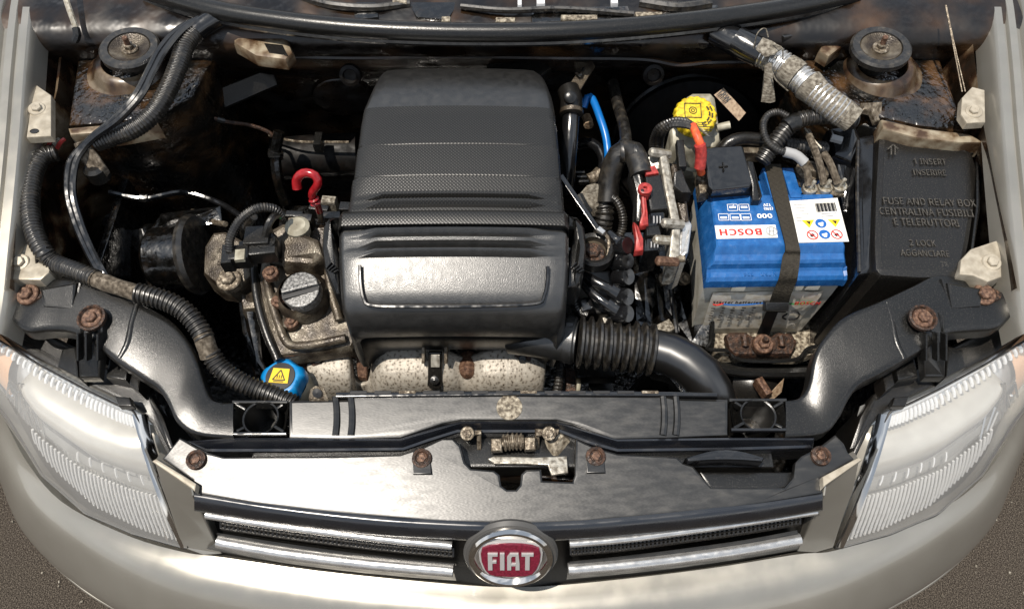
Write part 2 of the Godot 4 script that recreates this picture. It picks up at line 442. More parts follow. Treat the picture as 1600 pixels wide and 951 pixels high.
	# the moulded weave of the air cleaner lid: a computed tile of raised dots
	var im := Image.create(64, 64, false, Image.FORMAT_RGB8); var ro := Image.create(64, 64, false, Image.FORMAT_RGB8); var hm := Image.create(64, 64, false, Image.FORMAT_RGB8)
	for y in 64:
		for x in 64:
			var d: float = 0.5 + 0.5 * cos(TAU * x / 32.0) * cos(TAU * y / 32.0)
			hm.set_pixel(x, y, grey(d))
			im.set_pixel(x, y, lin([0.003 + 0.036 * d * d * d, 0.0029 + 0.034 * d * d * d, 0.0027 + 0.030 * d * d * d]))
			ro.set_pixel(x, y, grey(0.48 - 0.16 * d))
	hm.bump_map_to_normal_map(3.0)
	var w := plain("moulded_weave", [1, 1, 1], 1.0, 0.0, 0.5)
	w.albedo_texture = ImageTexture.create_from_image(im); w.roughness_texture = ImageTexture.create_from_image(ro)
	w.normal_enabled = true; w.normal_texture = ImageTexture.create_from_image(hm); w.normal_scale = 0.6
	w.uv1_scale = Vector3(110, 110, 110)
	mk("lid_plastic", [[0.25, [0.009, 0.0088, 0.0084]], [0.75, [0.017, 0.0166, 0.0156]]], [[0.3, 0.35], [0.7, 0.42]], Vector3(5, 5, 5), 0.02, 0.0, 0.85, 0.10, 0.25)

# ==================================================================== ground and car body
func build_ground():
	var mb := MB.new()
	var n := 40
	var rows := []
	for j in n + 1:
		var r := PackedVector3Array()
		for i in n + 1: r.append(Vector3(-10 + 20.0 * i / n, 0, 10 - 20.0 * j / n))
		rows.append(r)
	mb.grid(rows)
	var g := obj("ground", mb, M.ground_carpet, self)
	g.set_meta("kind", "structure"); g.set_meta("label", "brown rough carpet-like ground under the car's front"); g.set_meta("category", "ground")

func build_grit():
	var mb := MB.new()
	for i in 260:
		var c := Vector3(rng.randf_range(0.62, 1.25) * (1.0 if i % 2 else -1.0), 0.002, rng.randf_range(-0.7, 0.25))
		box(mb, c, Vector3(rng.randf_range(0.002, 0.006), 0.003, rng.randf_range(0.002, 0.005)), Basis(UP, rng.randf() * 3.0), 0.0)
	var g := obj("grit", mb, M.pale_tape, self)
	g.set_meta("kind", "stuff"); g.set_meta("label", "pale specks of grit scattered on the brown ground"); g.set_meta("category", "grit")

func side_v(a: Array, right: bool) -> Array:
	return mirror(a) if right else a

# lift of a height along a list: same u v, other height
func at_h(a: Array, h: float) -> PackedVector3Array:
	return flat(a, h)

func bolt_part(called: String, parent: Node3D, o: Vector3, axis: Vector3, r: float, m: Material, washer := true):
	var mb := MB.new(); hexbolt(mb, o, axis, r, -1.0, washer); obj(called, mb, m, parent, 28.0)

const UP := Vector3(0, 1, 0)

func build_car():
	var car := thing("hatchback_car", "champagne hatchback car seen over its nose, bonnet open on a grimy black engine bay", "car", Vector3(0, 0, -0.45))
	for right in [false, true]: build_fender(car, right)
	build_bumper(car)
	for right in [false, true]: build_headlight(car, right)
	build_front_frame(car)
	build_grille(car)
	build_badge(car)
	build_latch(car)
	for right in [false, true]: build_tower(car, right)
	build_firewall(car)
	build_cowl(car)
	build_bay_sides(car)

func build_fender(car: Node3D, right: bool):
	# stations along the wing top: v, inner u (of the far side's mirror), height
	var st := [[-70, 66, 0.965], [0, 50, 0.955], [100, 40, 0.945], [200, 33, 0.93], [300, 24, 0.91], [400, 14, 0.885], [470, 7, 0.865], [520, -2, 0.845]]
	var prof := [[0.010, -0.035], [0.004, -0.012], [0.0, -0.003], [-0.003, 0.0], [-0.013, 0.0], [-0.0155, -0.004], [-0.018, -0.004], [-0.0205, 0.001], [-0.030, 0.002], [-0.034, -0.006], [-0.040, -0.007], [-0.047, 0.003], [-0.075, 0.0], [-0.105, -0.022], [-0.125, -0.07], [-0.14, -0.16], [-0.145, -0.30]]
	var sgn := -1.0 if right else 1.0
	var rows := []
	for q in prof: rows.append(PackedVector3Array())
	for s in st:
		var c := spot(1600 - s[1] if right else s[1], s[0], s[2])
		for k in prof.size(): rows[k].append(c + Vector3(prof[k][0] * sgn, prof[k][1], 0))
	var mb := MB.new()
	var fine := []
	for r in rows: fine.append(spline(r, 24))
	mb.grid(fine, false, right)
	var f := obj("front_wing", mb, M.champagne_paint, car, 30.0)
	# hinge-side brackets with their bolts
	var br := [[47, 158], [56, 132], [79, 148], [79, 212], [40, 214], [44, 185]]
	if right: br = [[1504, 152], [1520, 135], [1540, 140], [1541, 190], [1512, 192], [1502, 178]]
	mb = MB.new(); plate(mb, flat(br, 0.925), Vector3(0, -0.012, 0), 0.002)
	var b := obj("upper_bracket", mb, M.clean_bracket, car)
	bolt_part("bolt", b, spot(1522 if right else 57, 174 if right else 170, 0.926), Vector3(-0.2 * -sgn, 1, 0.1), 0.0068, M.clean_bracket)
	mb = MB.new()
	var low := [[18, 378], [42, 378], [53, 390], [55, 410], [80, 402], [76, 425], [62, 437], [14, 436], [10, 420]]
	if right: low = [[1500, 428], [1502, 405], [1518, 388], [1560, 374], [1566, 400], [1567, 432], [1545, 440], [1522, 430]]
	plate(mb, flat(low, 0.872), Vector3(0, -0.03, 0), 0.003)
	b = obj("lower_bracket", mb, M.clean_bracket, car)
	bolt_part("bolt", b, spot(1550 if right else 30, 410, 0.873), Vector3(-0.1 * -sgn, 1, 0.2), 0.0072, M.clean_bracket)
	if not right:
		mb = MB.new(); lathe(mb, spot(53, 205, 0.9255), UP, [[0.0005, 0], [0.0058, 0.0], [0.006, 0.0008]], 14, 0.7)
		obj("slot", mb, M.ink_black, b)
	# inner wing: the stained sheet between the gutter and the strut shelf
	var lip := [[50, -40], [48, 20], [42, 100], [38, 170], [34, 240], [28, 320], [20, 390], [14, 450]]
	var foot := [[132, -40], [128, 30], [118, 110], [104, 190], [58, 240], [34, 320], [28, 390], [24, 450]]
	if right:
		lip = [[1512, -40], [1518, 40], [1526, 110], [1535, 180], [1548, 250], [1562, 320], [1578, 390], [1590, 450]]
		foot = [[1440, -40], [1452, 40], [1470, 110], [1505, 200], [1530, 250], [1546, 320], [1560, 390], [1572, 450]]
	var a := PackedVector3Array(); var c2 := PackedVector3Array(); var d2 := PackedVector3Array(); var e2 := PackedVector3Array()
	for i in lip.size():
		var t := float(i) / 7.0
		a.append(spot(lip[i][0], lip[i][1], 0.94 - 0.06 * t))
		c2.append(spot(foot[i][0], foot[i][1], 0.885 - 0.05 * t))
		d2.append((a[i] + c2[i]) * 0.5 + Vector3(0.0, -0.012, 0))
		e2.append(c2[i] + Vector3(0.01 * sgn, -0.42, 0))
	mb = MB.new(); patch(mb, [e2, c2 + PackedVector3Array(), d2, a], 24, 14, not right)
	obj("inner_wing", mb, M.stained_paint, car)

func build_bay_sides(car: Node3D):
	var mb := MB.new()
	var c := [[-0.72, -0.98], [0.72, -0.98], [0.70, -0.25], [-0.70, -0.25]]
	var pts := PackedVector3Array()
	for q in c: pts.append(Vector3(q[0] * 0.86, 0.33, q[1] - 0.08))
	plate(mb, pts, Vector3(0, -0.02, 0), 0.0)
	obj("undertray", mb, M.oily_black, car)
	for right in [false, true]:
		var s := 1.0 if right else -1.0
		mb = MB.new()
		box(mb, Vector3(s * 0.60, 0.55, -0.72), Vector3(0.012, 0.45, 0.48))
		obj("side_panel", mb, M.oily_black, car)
	# longitudinal rail and pressings that glint in the dark corner by the gearbox
	mb = MB.new(); tube(mb, path([[95, 300, 0.70], [170, 292, 0.70], [235, 280, 0.70], [330, 262, 0.69]]), 0.020, 10); obj("subframe_rail", mb, M.oily_black, car)
	mb = MB.new(); tube(mb, path([[110, 350, 0.66], [175, 345, 0.66], [240, 335, 0.66], [335, 318, 0.65]]), 0.024, 10); obj("subframe_rail", mb, M.oily_black, car)
	for q in [[257, 235, 0.74], [280, 268, 0.73]]:
		mb = MB.new(); hexbolt(mb, spot(q[0], q[1], q[2]), Vector3(0.2, 0.7, 0.5), 0.0085); obj("chassis_bolt", mb, M.oily_black, car)

func build_tower(car: Node3D, right: bool):
	var sh := [[125, 55], [160, 40], [330, 25], [345, 70], [300, 150], [240, 182], [175, 190], [104, 196]]
	var cup := Vector2(203, 108); var disc := Vector2(203, 77); var h := 0.895
	if right:
		sh = [[1235, 60], [1300, 20], [1440, 10], [1470, 90], [1512, 204], [1440, 196], [1378, 182], [1330, 158], [1270, 120]]
		cup = Vector2(1374, 112); disc = Vector2(1376, 76)
	var mb := MB.new(); plate(mb, flat(sh, h), Vector3(0, -0.34, 0), 0.006)
	var t := obj("strut_tower", mb, M.tar, car)
	# pale front edge of the shelf
	mb = MB.new()
	var e := [[104, 199], [170, 193], [242, 184], [246, 192], [180, 204], [108, 210]]
	if right: e = [[1378, 185], [1440, 199], [1516, 208], [1540, 222], [1500, 222], [1430, 214], [1380, 200]]
	plate(mb, flat(e, h + 0.001), Vector3(0, -0.03, 0), 0.004); obj("shelf_edge", mb, M.bay_paint, t)
	var tilt := Vector3(0.10 if not right else -0.10, 1, 0.03)
	var o := spot(cup.x, cup.y, h)
	mb = MB.new(); lathe(mb, o - UP * 0.004, tilt, [[0.062, 0], [0.057, 0.003], [0.053, 0.006], [0.048, 0.016], [0.042, 0.021], [0.036, 0.022], [0.032, 0.016], [0.030, 0.0]], 32)
	var k := obj("strut_cup", mb, M.stained_paint, t)
	var d := spot(disc.x, disc.y, h + 0.045)
	var da := Vector3(0.06 if not right else -0.08, 1, 0.02)
	mb = MB.new(); lathe(mb, d, da, [[0.018, -0.035], [0.022, -0.012], [0.036, -0.009], [0.0415, -0.005], [0.042, 0.003], [0.039, 0.006], [0.0295, 0.0058], [0.0285, 0.003]], 36)
	k = obj("strut_mount", mb, M.hose_rubber, car)
	mb = MB.new(); lathe(mb, d, da, [[0.029, 0.003], [0.0275, 0.0048], [0.018, 0.001], [0.008, 0.0005], [0.0005, 0.0005]], 28); obj("mount_plate", mb, M.cast_alloy, k)
	mb = MB.new(); hexbolt(mb, d + UP * 0.002, da, 0.0072, 0.007); obj("nut", mb, M.dirty_zinc, k, 28.0)
	mb = MB.new(); stud(mb, d + UP * 0.008, da, 0.0042, 0.014); obj("threaded_rod", mb, M.rusty_steel, k)

func build_firewall(car: Node3D):
	# from the bay floor up the bulkhead, then forward-leaning lip under the cowl
	var us := [40, 200, 330, 430, 540, 650, 760, 900, 1020, 1120, 1240, 1360, 1480, 1560]
	var spec := [[250, 0.35], [235, 0.55], [190, 0.70], [140, 0.80], [108, 0.865], [98, 0.885], [80, 0.915], [60, 0.935], [30, 0.95], [-30, 0.96]]
	var rows := []
	for q in spec:
		var r := PackedVector3Array()
		for u in us:
			var dz := 0.0
			if q[1] < 0.86 and u > 950 and u < 1230: dz = -0.02
			var pz := spot(800, q[0], q[1]).z if q[1] > 0.8 else -0.97
			r.append(Vector3(spot(u, 90, 0.88).x, q[1], pz + dz))
		rows.append(r)
	var mb := MB.new(); patch(mb, rows, 52, 36)
	var fw := obj("firewall", mb, M.rusty_wall, car)
	# pale pressed box by the corner of the cowl
	mb = MB.new()
	plate(mb, flat([[352, 30], [380, 24], [430, 40], [448, 55], [458, 80], [446, 92], [398, 86], [364, 66]], 0.935), Vector3(0, -0.02, 0.0), 0.008)
	var bx := obj("pressed_box", mb, M.bay_paint, fw)
	mb = MB.new(); plate(mb, flat([[412, 67], [441, 70], [449, 86], [420, 82]], 0.9357), Vector3(0, -0.001, 0), 0.0002); obj("recess", mb, M.dusty_black, bx)
	mb = MB.new(); plate(mb, flat([[140, 10], [250, 0], [345, 20], [352, 40], [270, 42], [180, 26], [138, 34]], 0.935), Vector3(0, -0.05, 0.0), 0.012); obj("pressed_shelf", mb, M.bay_paint, fw)
	# lip beads, grommets, pressed ovals
	mb = MB.new(); tube(mb, path([[450, 88, 0.90], [560, 90, 0.90], [700, 88, 0.90], [850, 90, 0.90], [1000, 92, 0.90], [1060, 101, 0.90], [1110, 97, 0.90], [1180, 96, 0.90]]), 0.0035, 6); obj("edge_bead", mb, M.rusty_wall, fw)
	for q in [[546, 99, 0.89], [1022, 98, 0.89]]:
		mb = MB.new(); lathe(mb, spot(q[0], q[1], q[2]) + Vector3(0, -0.012, 0.012), Vector3(0, 0.5, 1), [[0.017, -0.004], [0.016, 0.003], [0.011, 0.005], [0.009, 0.001], [0.0005, 0.0]], 20); obj("grommet", mb, M.bay_black, fw)
	mb = MB.new(); lathe(mb, spotz(535, 150, -0.955), Vector3(0, 0.15, 1), [[0.052, -0.004], [0.048, 0.004], [0.042, 0.006], [0.0005, 0.006]], 32, 0.75); obj("pressed_oval", mb, M.rusty_wall, fw)
	# dark insulation flap
	mb = MB.new(); plate(mb, path([[330, 142, 0.84], [405, 112, 0.86], [428, 116, 0.855], [433, 132, 0.84], [345, 170, 0.815]]), Vector3(0, -0.008, -0.006), 0.002); obj("insulation_flap", mb, M.dusty_black, fw)
	# rod across the bulkhead with its clip, and the pale patch under it
	mb = MB.new(); tube(mb, path([[420, 211, 0.76], [465, 221, 0.76], [545, 222, 0.76]]), 0.0022, 6); obj("cable", mb, M.dirty_zinc, fw)
	mb = MB.new(); box(mb, spot(498, 222, 0.762), Vector3(0.013, 0.02, 0.028)); obj("clip", mb, M.satin_black, fw)
	mb = MB.new(); tube(mb, path([[428, 250, 0.70], [480, 244, 0.70], [560, 240, 0.70]]), 0.036, 14); obj("cross_tube", mb, M.bay_black, fw)

func build_cowl(car: Node3D):
	# weather strip: a fat rubber bead with a lower lip
	var line := [[225, -16, 0.965], [330, 14, 0.97], [430, 31, 0.972], [540, 43, 0.974], [650, 49, 0.975], [760, 51, 0.975], [880, 49, 0.975], [1000, 41, 0.974], [1120, 28, 0.972], [1240, 10, 0.968], [1340, -12, 0.96]]
	var mb := MB.new(); tube(mb, path(line), 0.0135, 14)
	var s := obj("cowl_seal", mb, M.satin_black, car)
	var lo := []
	for q in line: lo.append([q[0], q[1] + 15, q[2] - 0.012])
	mb = MB.new(); tube(mb, path(lo), 0.006, 8); obj("seal_lip", mb, M.gloss_black, s)
	# tray behind the strip, with what lies in it
	var r0 := PackedVector3Array(); var r1 := PackedVector3Array(); var r2 := PackedVector3Array()
	for q in line:
		r0.append(spot(q[0], q[1] + 4, q[2] - 0.012)); r1.append(spot(q[0], q[1] - 25, 0.90)); r2.append(spot(q[0], q[1] - 90, 0.93))
	mb = MB.new(); patch(mb, [r0, r1, r2], 30, 8); obj("cowl_tray", mb, M.oily_black, car)
	for q in [[[[375, 4], [548, 18], [548, 34], [400, 20]], "bay_paint"], [[[596, 18], [700, 22], [700, 36], [598, 33]], "bay_paint"], [[[712, 6], [766, 6], [764, 28], [714, 26]], "stained_paint"], [[[1130, -6], [1260, -14], [1240, 0], [1142, 10]], "clean_bracket"]]:
		mb = MB.new(); plate(mb, flat(q[0], 0.935), Vector3(0, -0.02, 0), 0.003); obj("cowl_pressing", mb, M[q[1]], car)
	var wiper := [[[550, 0], [592, -4], [592, 26], [552, 30]], [[630, -4], [720, 0], [700, 30], [650, 26]], [[828, 10], [985, 6], [985, 32], [830, 36]], [[1032, 8], [1128, 4], [1120, 22], [1036, 28]], [[400, -14], [470, -8], [470, 6], [405, 4]]]
	for w in wiper:
		mb = MB.new(); plate(mb, flat(w, 0.955), Vector3(0, -0.04, 0), 0.006); obj("wiper_linkage", mb, M.oily_black, car)
	for q in [[[[1206, 42], [1222, 32], [1284, 24], [1296, 34], [1290, 44], [1226, 58]], 0.94, "hose_gloss"], [[[1300, 40], [1322, 30], [1332, 60], [1296, 88], [1280, 78]], 0.925, "bay_paint"], [[[1412, 20], [1432, 26], [1430, 44], [1416, 38]], 0.915, "dirty_zinc"], [[[760, 96], [850, 94], [862, 104], [846, 116], [780, 114]], 0.885, "dusty_black"]]:
		mb = MB.new(); plate(mb, flat(q[0], q[1]), Vector3(0, -0.02, 0), 0.005); obj("bulkhead_plate", mb, M[q[2]], car, 40.0)
	for q in [[[[470, -4, 0.955], [520, 8, 0.958], [580, 12, 0.957], [640, 6, 0.955]], 0.006], [[[720, 10, 0.958], [790, 16, 0.96], [880, 14, 0.96], [990, 22, 0.958]], 0.0045], [[[1000, 4, 0.955], [1060, 12, 0.957], [1110, 6, 0.955]], 0.008]]:
		mb = MB.new(); tube(mb, path(q[0]), q[1], 8); obj("wiper_cable", mb, M.hose_rubber, car)
	for q in [[845, 4, 12, 10], [960, 3, 10, 10], [812, 5, 6, 12]]:
		mb = MB.new(); box(mb, spot(q[0], q[1], 0.965), Vector3(q[2] * 0.001, 0.008, q[3] * 0.0012)); obj("plastic_clip", mb, M.ink_white, car)
	for q in [[905, 30, 48, 9], [1014, 26, 36, 10], [790, 34, 26, 9], [697, 33, 12, 10], [625, 4, 20, 10]]:
		mb = MB.new(); box(mb, spot(q[0], q[1], 0.957), Vector3(q[2] * 0.0011, 0.010, q[3] * 0.0012), Basis(), 0.003); obj("corroded_bracket", mb, M.gritty_ledge, car)

func build_bumper(car: Node3D):
	var r0 := [[-30, 590, 0.70], [8, 660, 0.68], [45, 727, 0.66], [100, 787, 0.645], [200, 837, 0.63], [285, 862, 0.622], [345, 870, 0.615], [500, 892, 0.605], [690, 911, 0.60], [800, 917, 0.598], [910, 911, 0.60], [1100, 889, 0.605], [1245, 866, 0.615], [1305, 860, 0.622], [1400, 828, 0.63], [1500, 778, 0.645], [1558, 718, 0.66], [1594, 645, 0.68], [1630, 580, 0.70]]
	var r2 := [[-30, 610, 0.50], [-12, 690, 0.50], [9, 758, 0.50], [43, 838, 0.50], [122, 915, 0.50], [235, 980, 0.50], [350, 1010, 0.50], [515, 1032, 0.50], [690, 1044, 0.50], [800, 1046, 0.50], [910, 1044, 0.50], [1085, 1032, 0.50], [1240, 1008, 0.50], [1355, 968, 0.50], [1468, 902, 0.50], [1542, 830, 0.50], [1571, 752, 0.50], [1594, 680, 0.50], [1622, 600, 0.50]]
	var a := path(r0); var c := path(r2)
	var rows := []
	var lip := PackedVector3Array(); var top := PackedVector3Array(); var m1 := PackedVector3Array(); var m2 := PackedVector3Array(); var b1 := PackedVector3Array(); var b2 := PackedVector3Array(); var b3 := PackedVector3Array()
	var mid := Vector3(0, 0, -0.75)
	for i in a.size():
		var out := (Vector3(c[i].x, 0, c[i].z) - mid).normalized()
		lip.append(a[i] - out * 0.012 - UP * 0.02)
		top.append(a[i])
		m1.append(a[i].lerp(c[i], 0.38) + UP * 0.030 + out * 0.006)
		m2.append(a[i].lerp(c[i], 0.78) + UP * 0.022 + out * 0.006)
		b1.append(c[i] - UP * 0.05 - out * 0.010)
		b2.append(c[i] - UP * 0.16 - out * 0.050)
		b3.append(c[i] - UP * 0.30 - out * 0.11)
	var mb := MB.new(); patch(mb, [b3, b2, b1, c, m2, m1, top], 80, 36)
	var bp := obj("front_bumper", mb, M.champagne_paint, car, 50.0)
	mb = MB.new(); patch(mb, [top, (lip)], 80, 1); obj("bumper_flange", mb, M.champagne_paint, bp)
	# moulded crease along the lower corner
	for right in [false, true]:
		var q := PackedVector3Array()
		for i in range(0, 6):
			var k := a.size() - 1 - i if right else i
			var out := (Vector3(c[k].x, 0, c[k].z) - mid).normalized()
			q.append(c[k] - UP * 0.02 + out * 0.001)
		mb = MB.new(); tube(mb, q, 0.0032, 6); obj("moulded_crease", mb, M.champagne_paint, bp)

func lens_point(right: bool, s: float, t: float, deep: float) -> Vector3:
	var top := path(side_v([[-45, 492, 0.80], [-5, 532, 0.797], [60, 572, 0.792], [130, 610, 0.787], [175, 632, 0.784], [208, 646, 0.78]], right))
	var bot := path(side_v([[-45, 590, 0.705], [8, 655, 0.685], [62, 742, 0.662], [130, 802, 0.643], [205, 834, 0.634], [284, 856, 0.63]], right))
	var k := int(clampf(s, 0, 0.9999) * 5.0); var f := s * 5.0 - k
	var a := spline(top, 5); var b := spline(bot, 5)
	var pa := a[k].lerp(a[k + 1], f); var pb := b[k].lerp(b[k + 1], f)
	var p := pa.lerp(pb, t)
	var mid := Vector3(0, p.y, -0.75)
	var n := ((p - mid).normalized() + UP * 0.9).normalized()
	p.x += (-1.0 if right else 1.0) * 0.017 * sin(PI * clampf(t, 0, 1)) * pow(clampf(s, 0, 1), 5.0)
	return p + n * (0.022 * sin(PI * clampf(t, 0, 1)) - deep)

func build_headlight(car: Node3D, right: bool):
	var h := Node3D.new(); h.name = numbered("headlight", car); car.add_child(h, true); base_of[h] = base_of[car]
	var piece := func(s0: float, s1: float, t0: float, t1: float, deep: float, nu: int, nv: int) -> MB:
		var mb := MB.new()
		var rows := []
		for j in nv + 1:
			var r := PackedVector3Array()
			for i in nu + 1: r.append(lens_point(right, lerpf(s0, s1, float(i) / nu), lerpf(t1, t0, float(j) / nv), deep))
			rows.append(r)
		mb.grid(rows, false, right)
		return mb
	obj("lens", piece.call(0, 1, 0, 1, 0.0, 40, 20), M.lens, h, 60.0)
	obj("reflector", piece.call(0, 1, -0.02, 1.02, 0.042, 40, 20), M.reflector, h, 60.0)
	# lamp bowl: a smooth barrel in the upper half, trim below it
	var mb := MB.new(); var rows := []
	for j in 15:
		var t := 0.52 - 0.40 * j / 14.0
		var r := PackedVector3Array()
		for i in 25:
			var s := lerpf(0.25, 0.965, i / 24.0)
			var e := sqrt(maxf(0.0, 1.0 - pow(absf(2.0 * i / 24.0 - 1.0), 6.0))) * sin(PI * j / 14.0)
			r.append(lens_point(right, s, t + 0.06 * sin(s * 3.0), 0.042 - 0.026 * e))
		rows.append(r)
	mb.grid(rows, false, right); obj("lamp_bowl", mb, M.lamp_bowl, h, 60.0)
	obj("lamp_trim", piece.call(0.30, 0.97, 0.545, 0.63, 0.028, 24, 4), M.lamp_trim, h, 60.0)
	obj("side_indicator", piece.call(0.0, 0.20, 0.12, 0.80, 0.030, 10, 10), M.indicator_tint, h, 60.0)
	# upright flutes in the lower half and teeth along the top edge
	for i in 36:
		var s := lerpf(0.36, 0.978, i / 35.0)
		var q := PackedVector3Array()
		var t1 := 0.93 - 0.05 * sin(s * 5.0) - maxf(0.0, (0.46 - s)) * 0.9
		for k in 6: q.append(lens_point(right, s - 0.02 * k / 5.0 + 0.01, lerpf(0.63, t1 + 0.03, k / 5.0), 0.018))
		mb = MB.new(); tube(mb, q, 0.0019, 6); obj("flute", mb, M.lamp_rib, h, 60.0)
	for i in 34:
		var s := lerpf(0.10, 0.975, i / 33.0)
		mb = MB.new(); tube(mb, PackedVector3Array([lens_point(right, s, 0.045, 0.010), lens_point(right, s, 0.085, 0.010), lens_point(right, s, 0.125, 0.012)]), 0.0026, 6); obj("tooth", mb, M.lamp_rib, h, 60.0)
	for i in 6:
		var s := lerpf(0.62, 0.92, i / 5.0)
		mb = MB.new(); tube(mb, PackedVector3Array([lens_point(right, s, 0.46, 0.008), lens_point(right, s, 0.50, 0.008), lens_point(right, s, 0.53, 0.009)]), 0.0014, 5); obj("bar_prism", mb, M.lamp_rib, h, 60.0)
	# fan of facets at the outer end
	for i in 9:
		mb = MB.new()
		var s := lerpf(0.16, 0.40, i / 8.0)
		tube(mb, PackedVector3Array([lens_point(right, s * 0.5 + 0.16, 0.42 + 0.12 * sin(i * 1.3), 0.022), lens_point(right, s, 0.80 - 0.015 * i, 0.024)]), 0.0018, 5); obj("facet_edge", mb, M.chrome, h)
	# chrome inner side and the seal round the lens
	mb = MB.new(); rows = []
	for j in 9:
		var r := PackedVector3Array()
		for q in [[1.0, -0.002], [1.028, 0.002], [1.034, 0.012]]: r.append(lens_point(right, lerpf(1.0, q[0], 0.25 + 0.75 * j / 8.0), 1.0 - j / 8.0, q[1]))
		rows.append(r)
	mb.grid(rows, false, right); obj("bright_edge", mb, M.chrome, h)
	var seal := PackedVector3Array()
	for k in 16: seal.append(lens_point(right, k / 15.0, -0.012, 0.001))
	for k in 10: seal.append(lens_point(right, 1.012, (k + 1) / 10.0, 0.004))
	for k in 15: seal.append(lens_point(right, 1.0 - (k + 1) / 15.0, 1.012, 0.004))
	mb = MB.new(); tube(mb, seal, 0.0015, 7); obj("seal", mb, M.hose_rubber, h)
	# black housing behind
	mb = MB.new()
	plate(mb, path(side_v([[-30, 468, 0.795], [10, 508, 0.79], [75, 520, 0.79], [125, 545, 0.785], [170, 570, 0.78], [235, 615, 0.775], [255, 650, 0.77], [272, 700, 0.755], [262, 716, 0.745], [235, 660, 0.765], [205, 632, 0.775], [130, 598, 0.78], [50, 556, 0.785], [-30, 500, 0.79]], right)), Vector3(0, -0.13, 0), 0.005)
	obj("housing", mb, M.dusty_black, h)
	mb = MB.new(); plate(mb, flat(side_v([[95, 545], [118, 540], [122, 590], [88, 572]], right), 0.805), Vector3(0, -0.03, 0), 0.003); obj("housing_tab", mb, M.satin_black, h)
	mb = MB.new(); plate(mb, flat(side_v([[170, 556], [200, 572], [196, 594], [164, 588]], right), 0.802), Vector3(0, -0.03, 0), 0.003); obj("housing_tab", mb, M.satin_black, h)
	mb = MB.new(); plate(mb, flat(side_v([[206, 575], [220, 584], [216, 612], [200, 600]], right), 0.80), Vector3(0, -0.03, 0), 0.003); obj("housing_tab", mb, M.dusty_black, h)
	mb = MB.new(); plate(mb, flat(side_v([[178, 618], [202, 620], [206, 634], [184, 634]], right), 0.797), Vector3(0, -0.012, 0), 0.002); obj("housing_clip", mb, M.dusty_black, h)
	# mounting leg with two ribs and its bolt
	var leg := side_v([[123, 492], [134, 484], [152, 484], [161, 495], [160, 520], [156, 560], [153, 588], [122, 588], [120, 545]], right)
	mb = MB.new(); plate(mb, path([[leg[0][0], leg[0][1], 0.862], [leg[1][0], leg[1][1], 0.862], [leg[2][0], leg[2][1], 0.862], [leg[3][0], leg[3][1], 0.862], [leg[4][0], leg[4][1], 0.857], [leg[5][0], leg[5][1], 0.832], [leg[6][0], leg[6][1], 0.808], [leg[7][0], leg[7][1], 0.808], [leg[8][0], leg[8][1], 0.838]]), Vector3(0, -0.016, 0), 0.003)
	obj("mounting_leg", mb, M.satin_black, h)
	for u in [124, 137, 155]:
		mb = MB.new(); var uu: float = 1600 - u if right else u
		bar(mb, spot(uu, 520, 0.860), spot(uu, 562, 0.834), 0.0035, 0.010); obj("leg_rib", mb, M.satin_black, h)
	mb = MB.new(); lathe(mb, spot(1442 if right else 143, 497, 0.8625), Vector3(0, 1, 0.12), [[0.0175, -0.002], [0.0175, 0.003], [0.015, 0.004], [0.013, 0.001], [0.0005, 0.001]], 22); obj("bolt_washer", mb, M.dark_rust, h)
	mb = MB.new(); hexbolt(mb, spot(1442 if right else 143, 497, 0.8645), Vector3(0, 1, 0.12), 0.0075); obj("rusty_bolt", mb, M.rusty_steel, h, 28.0)

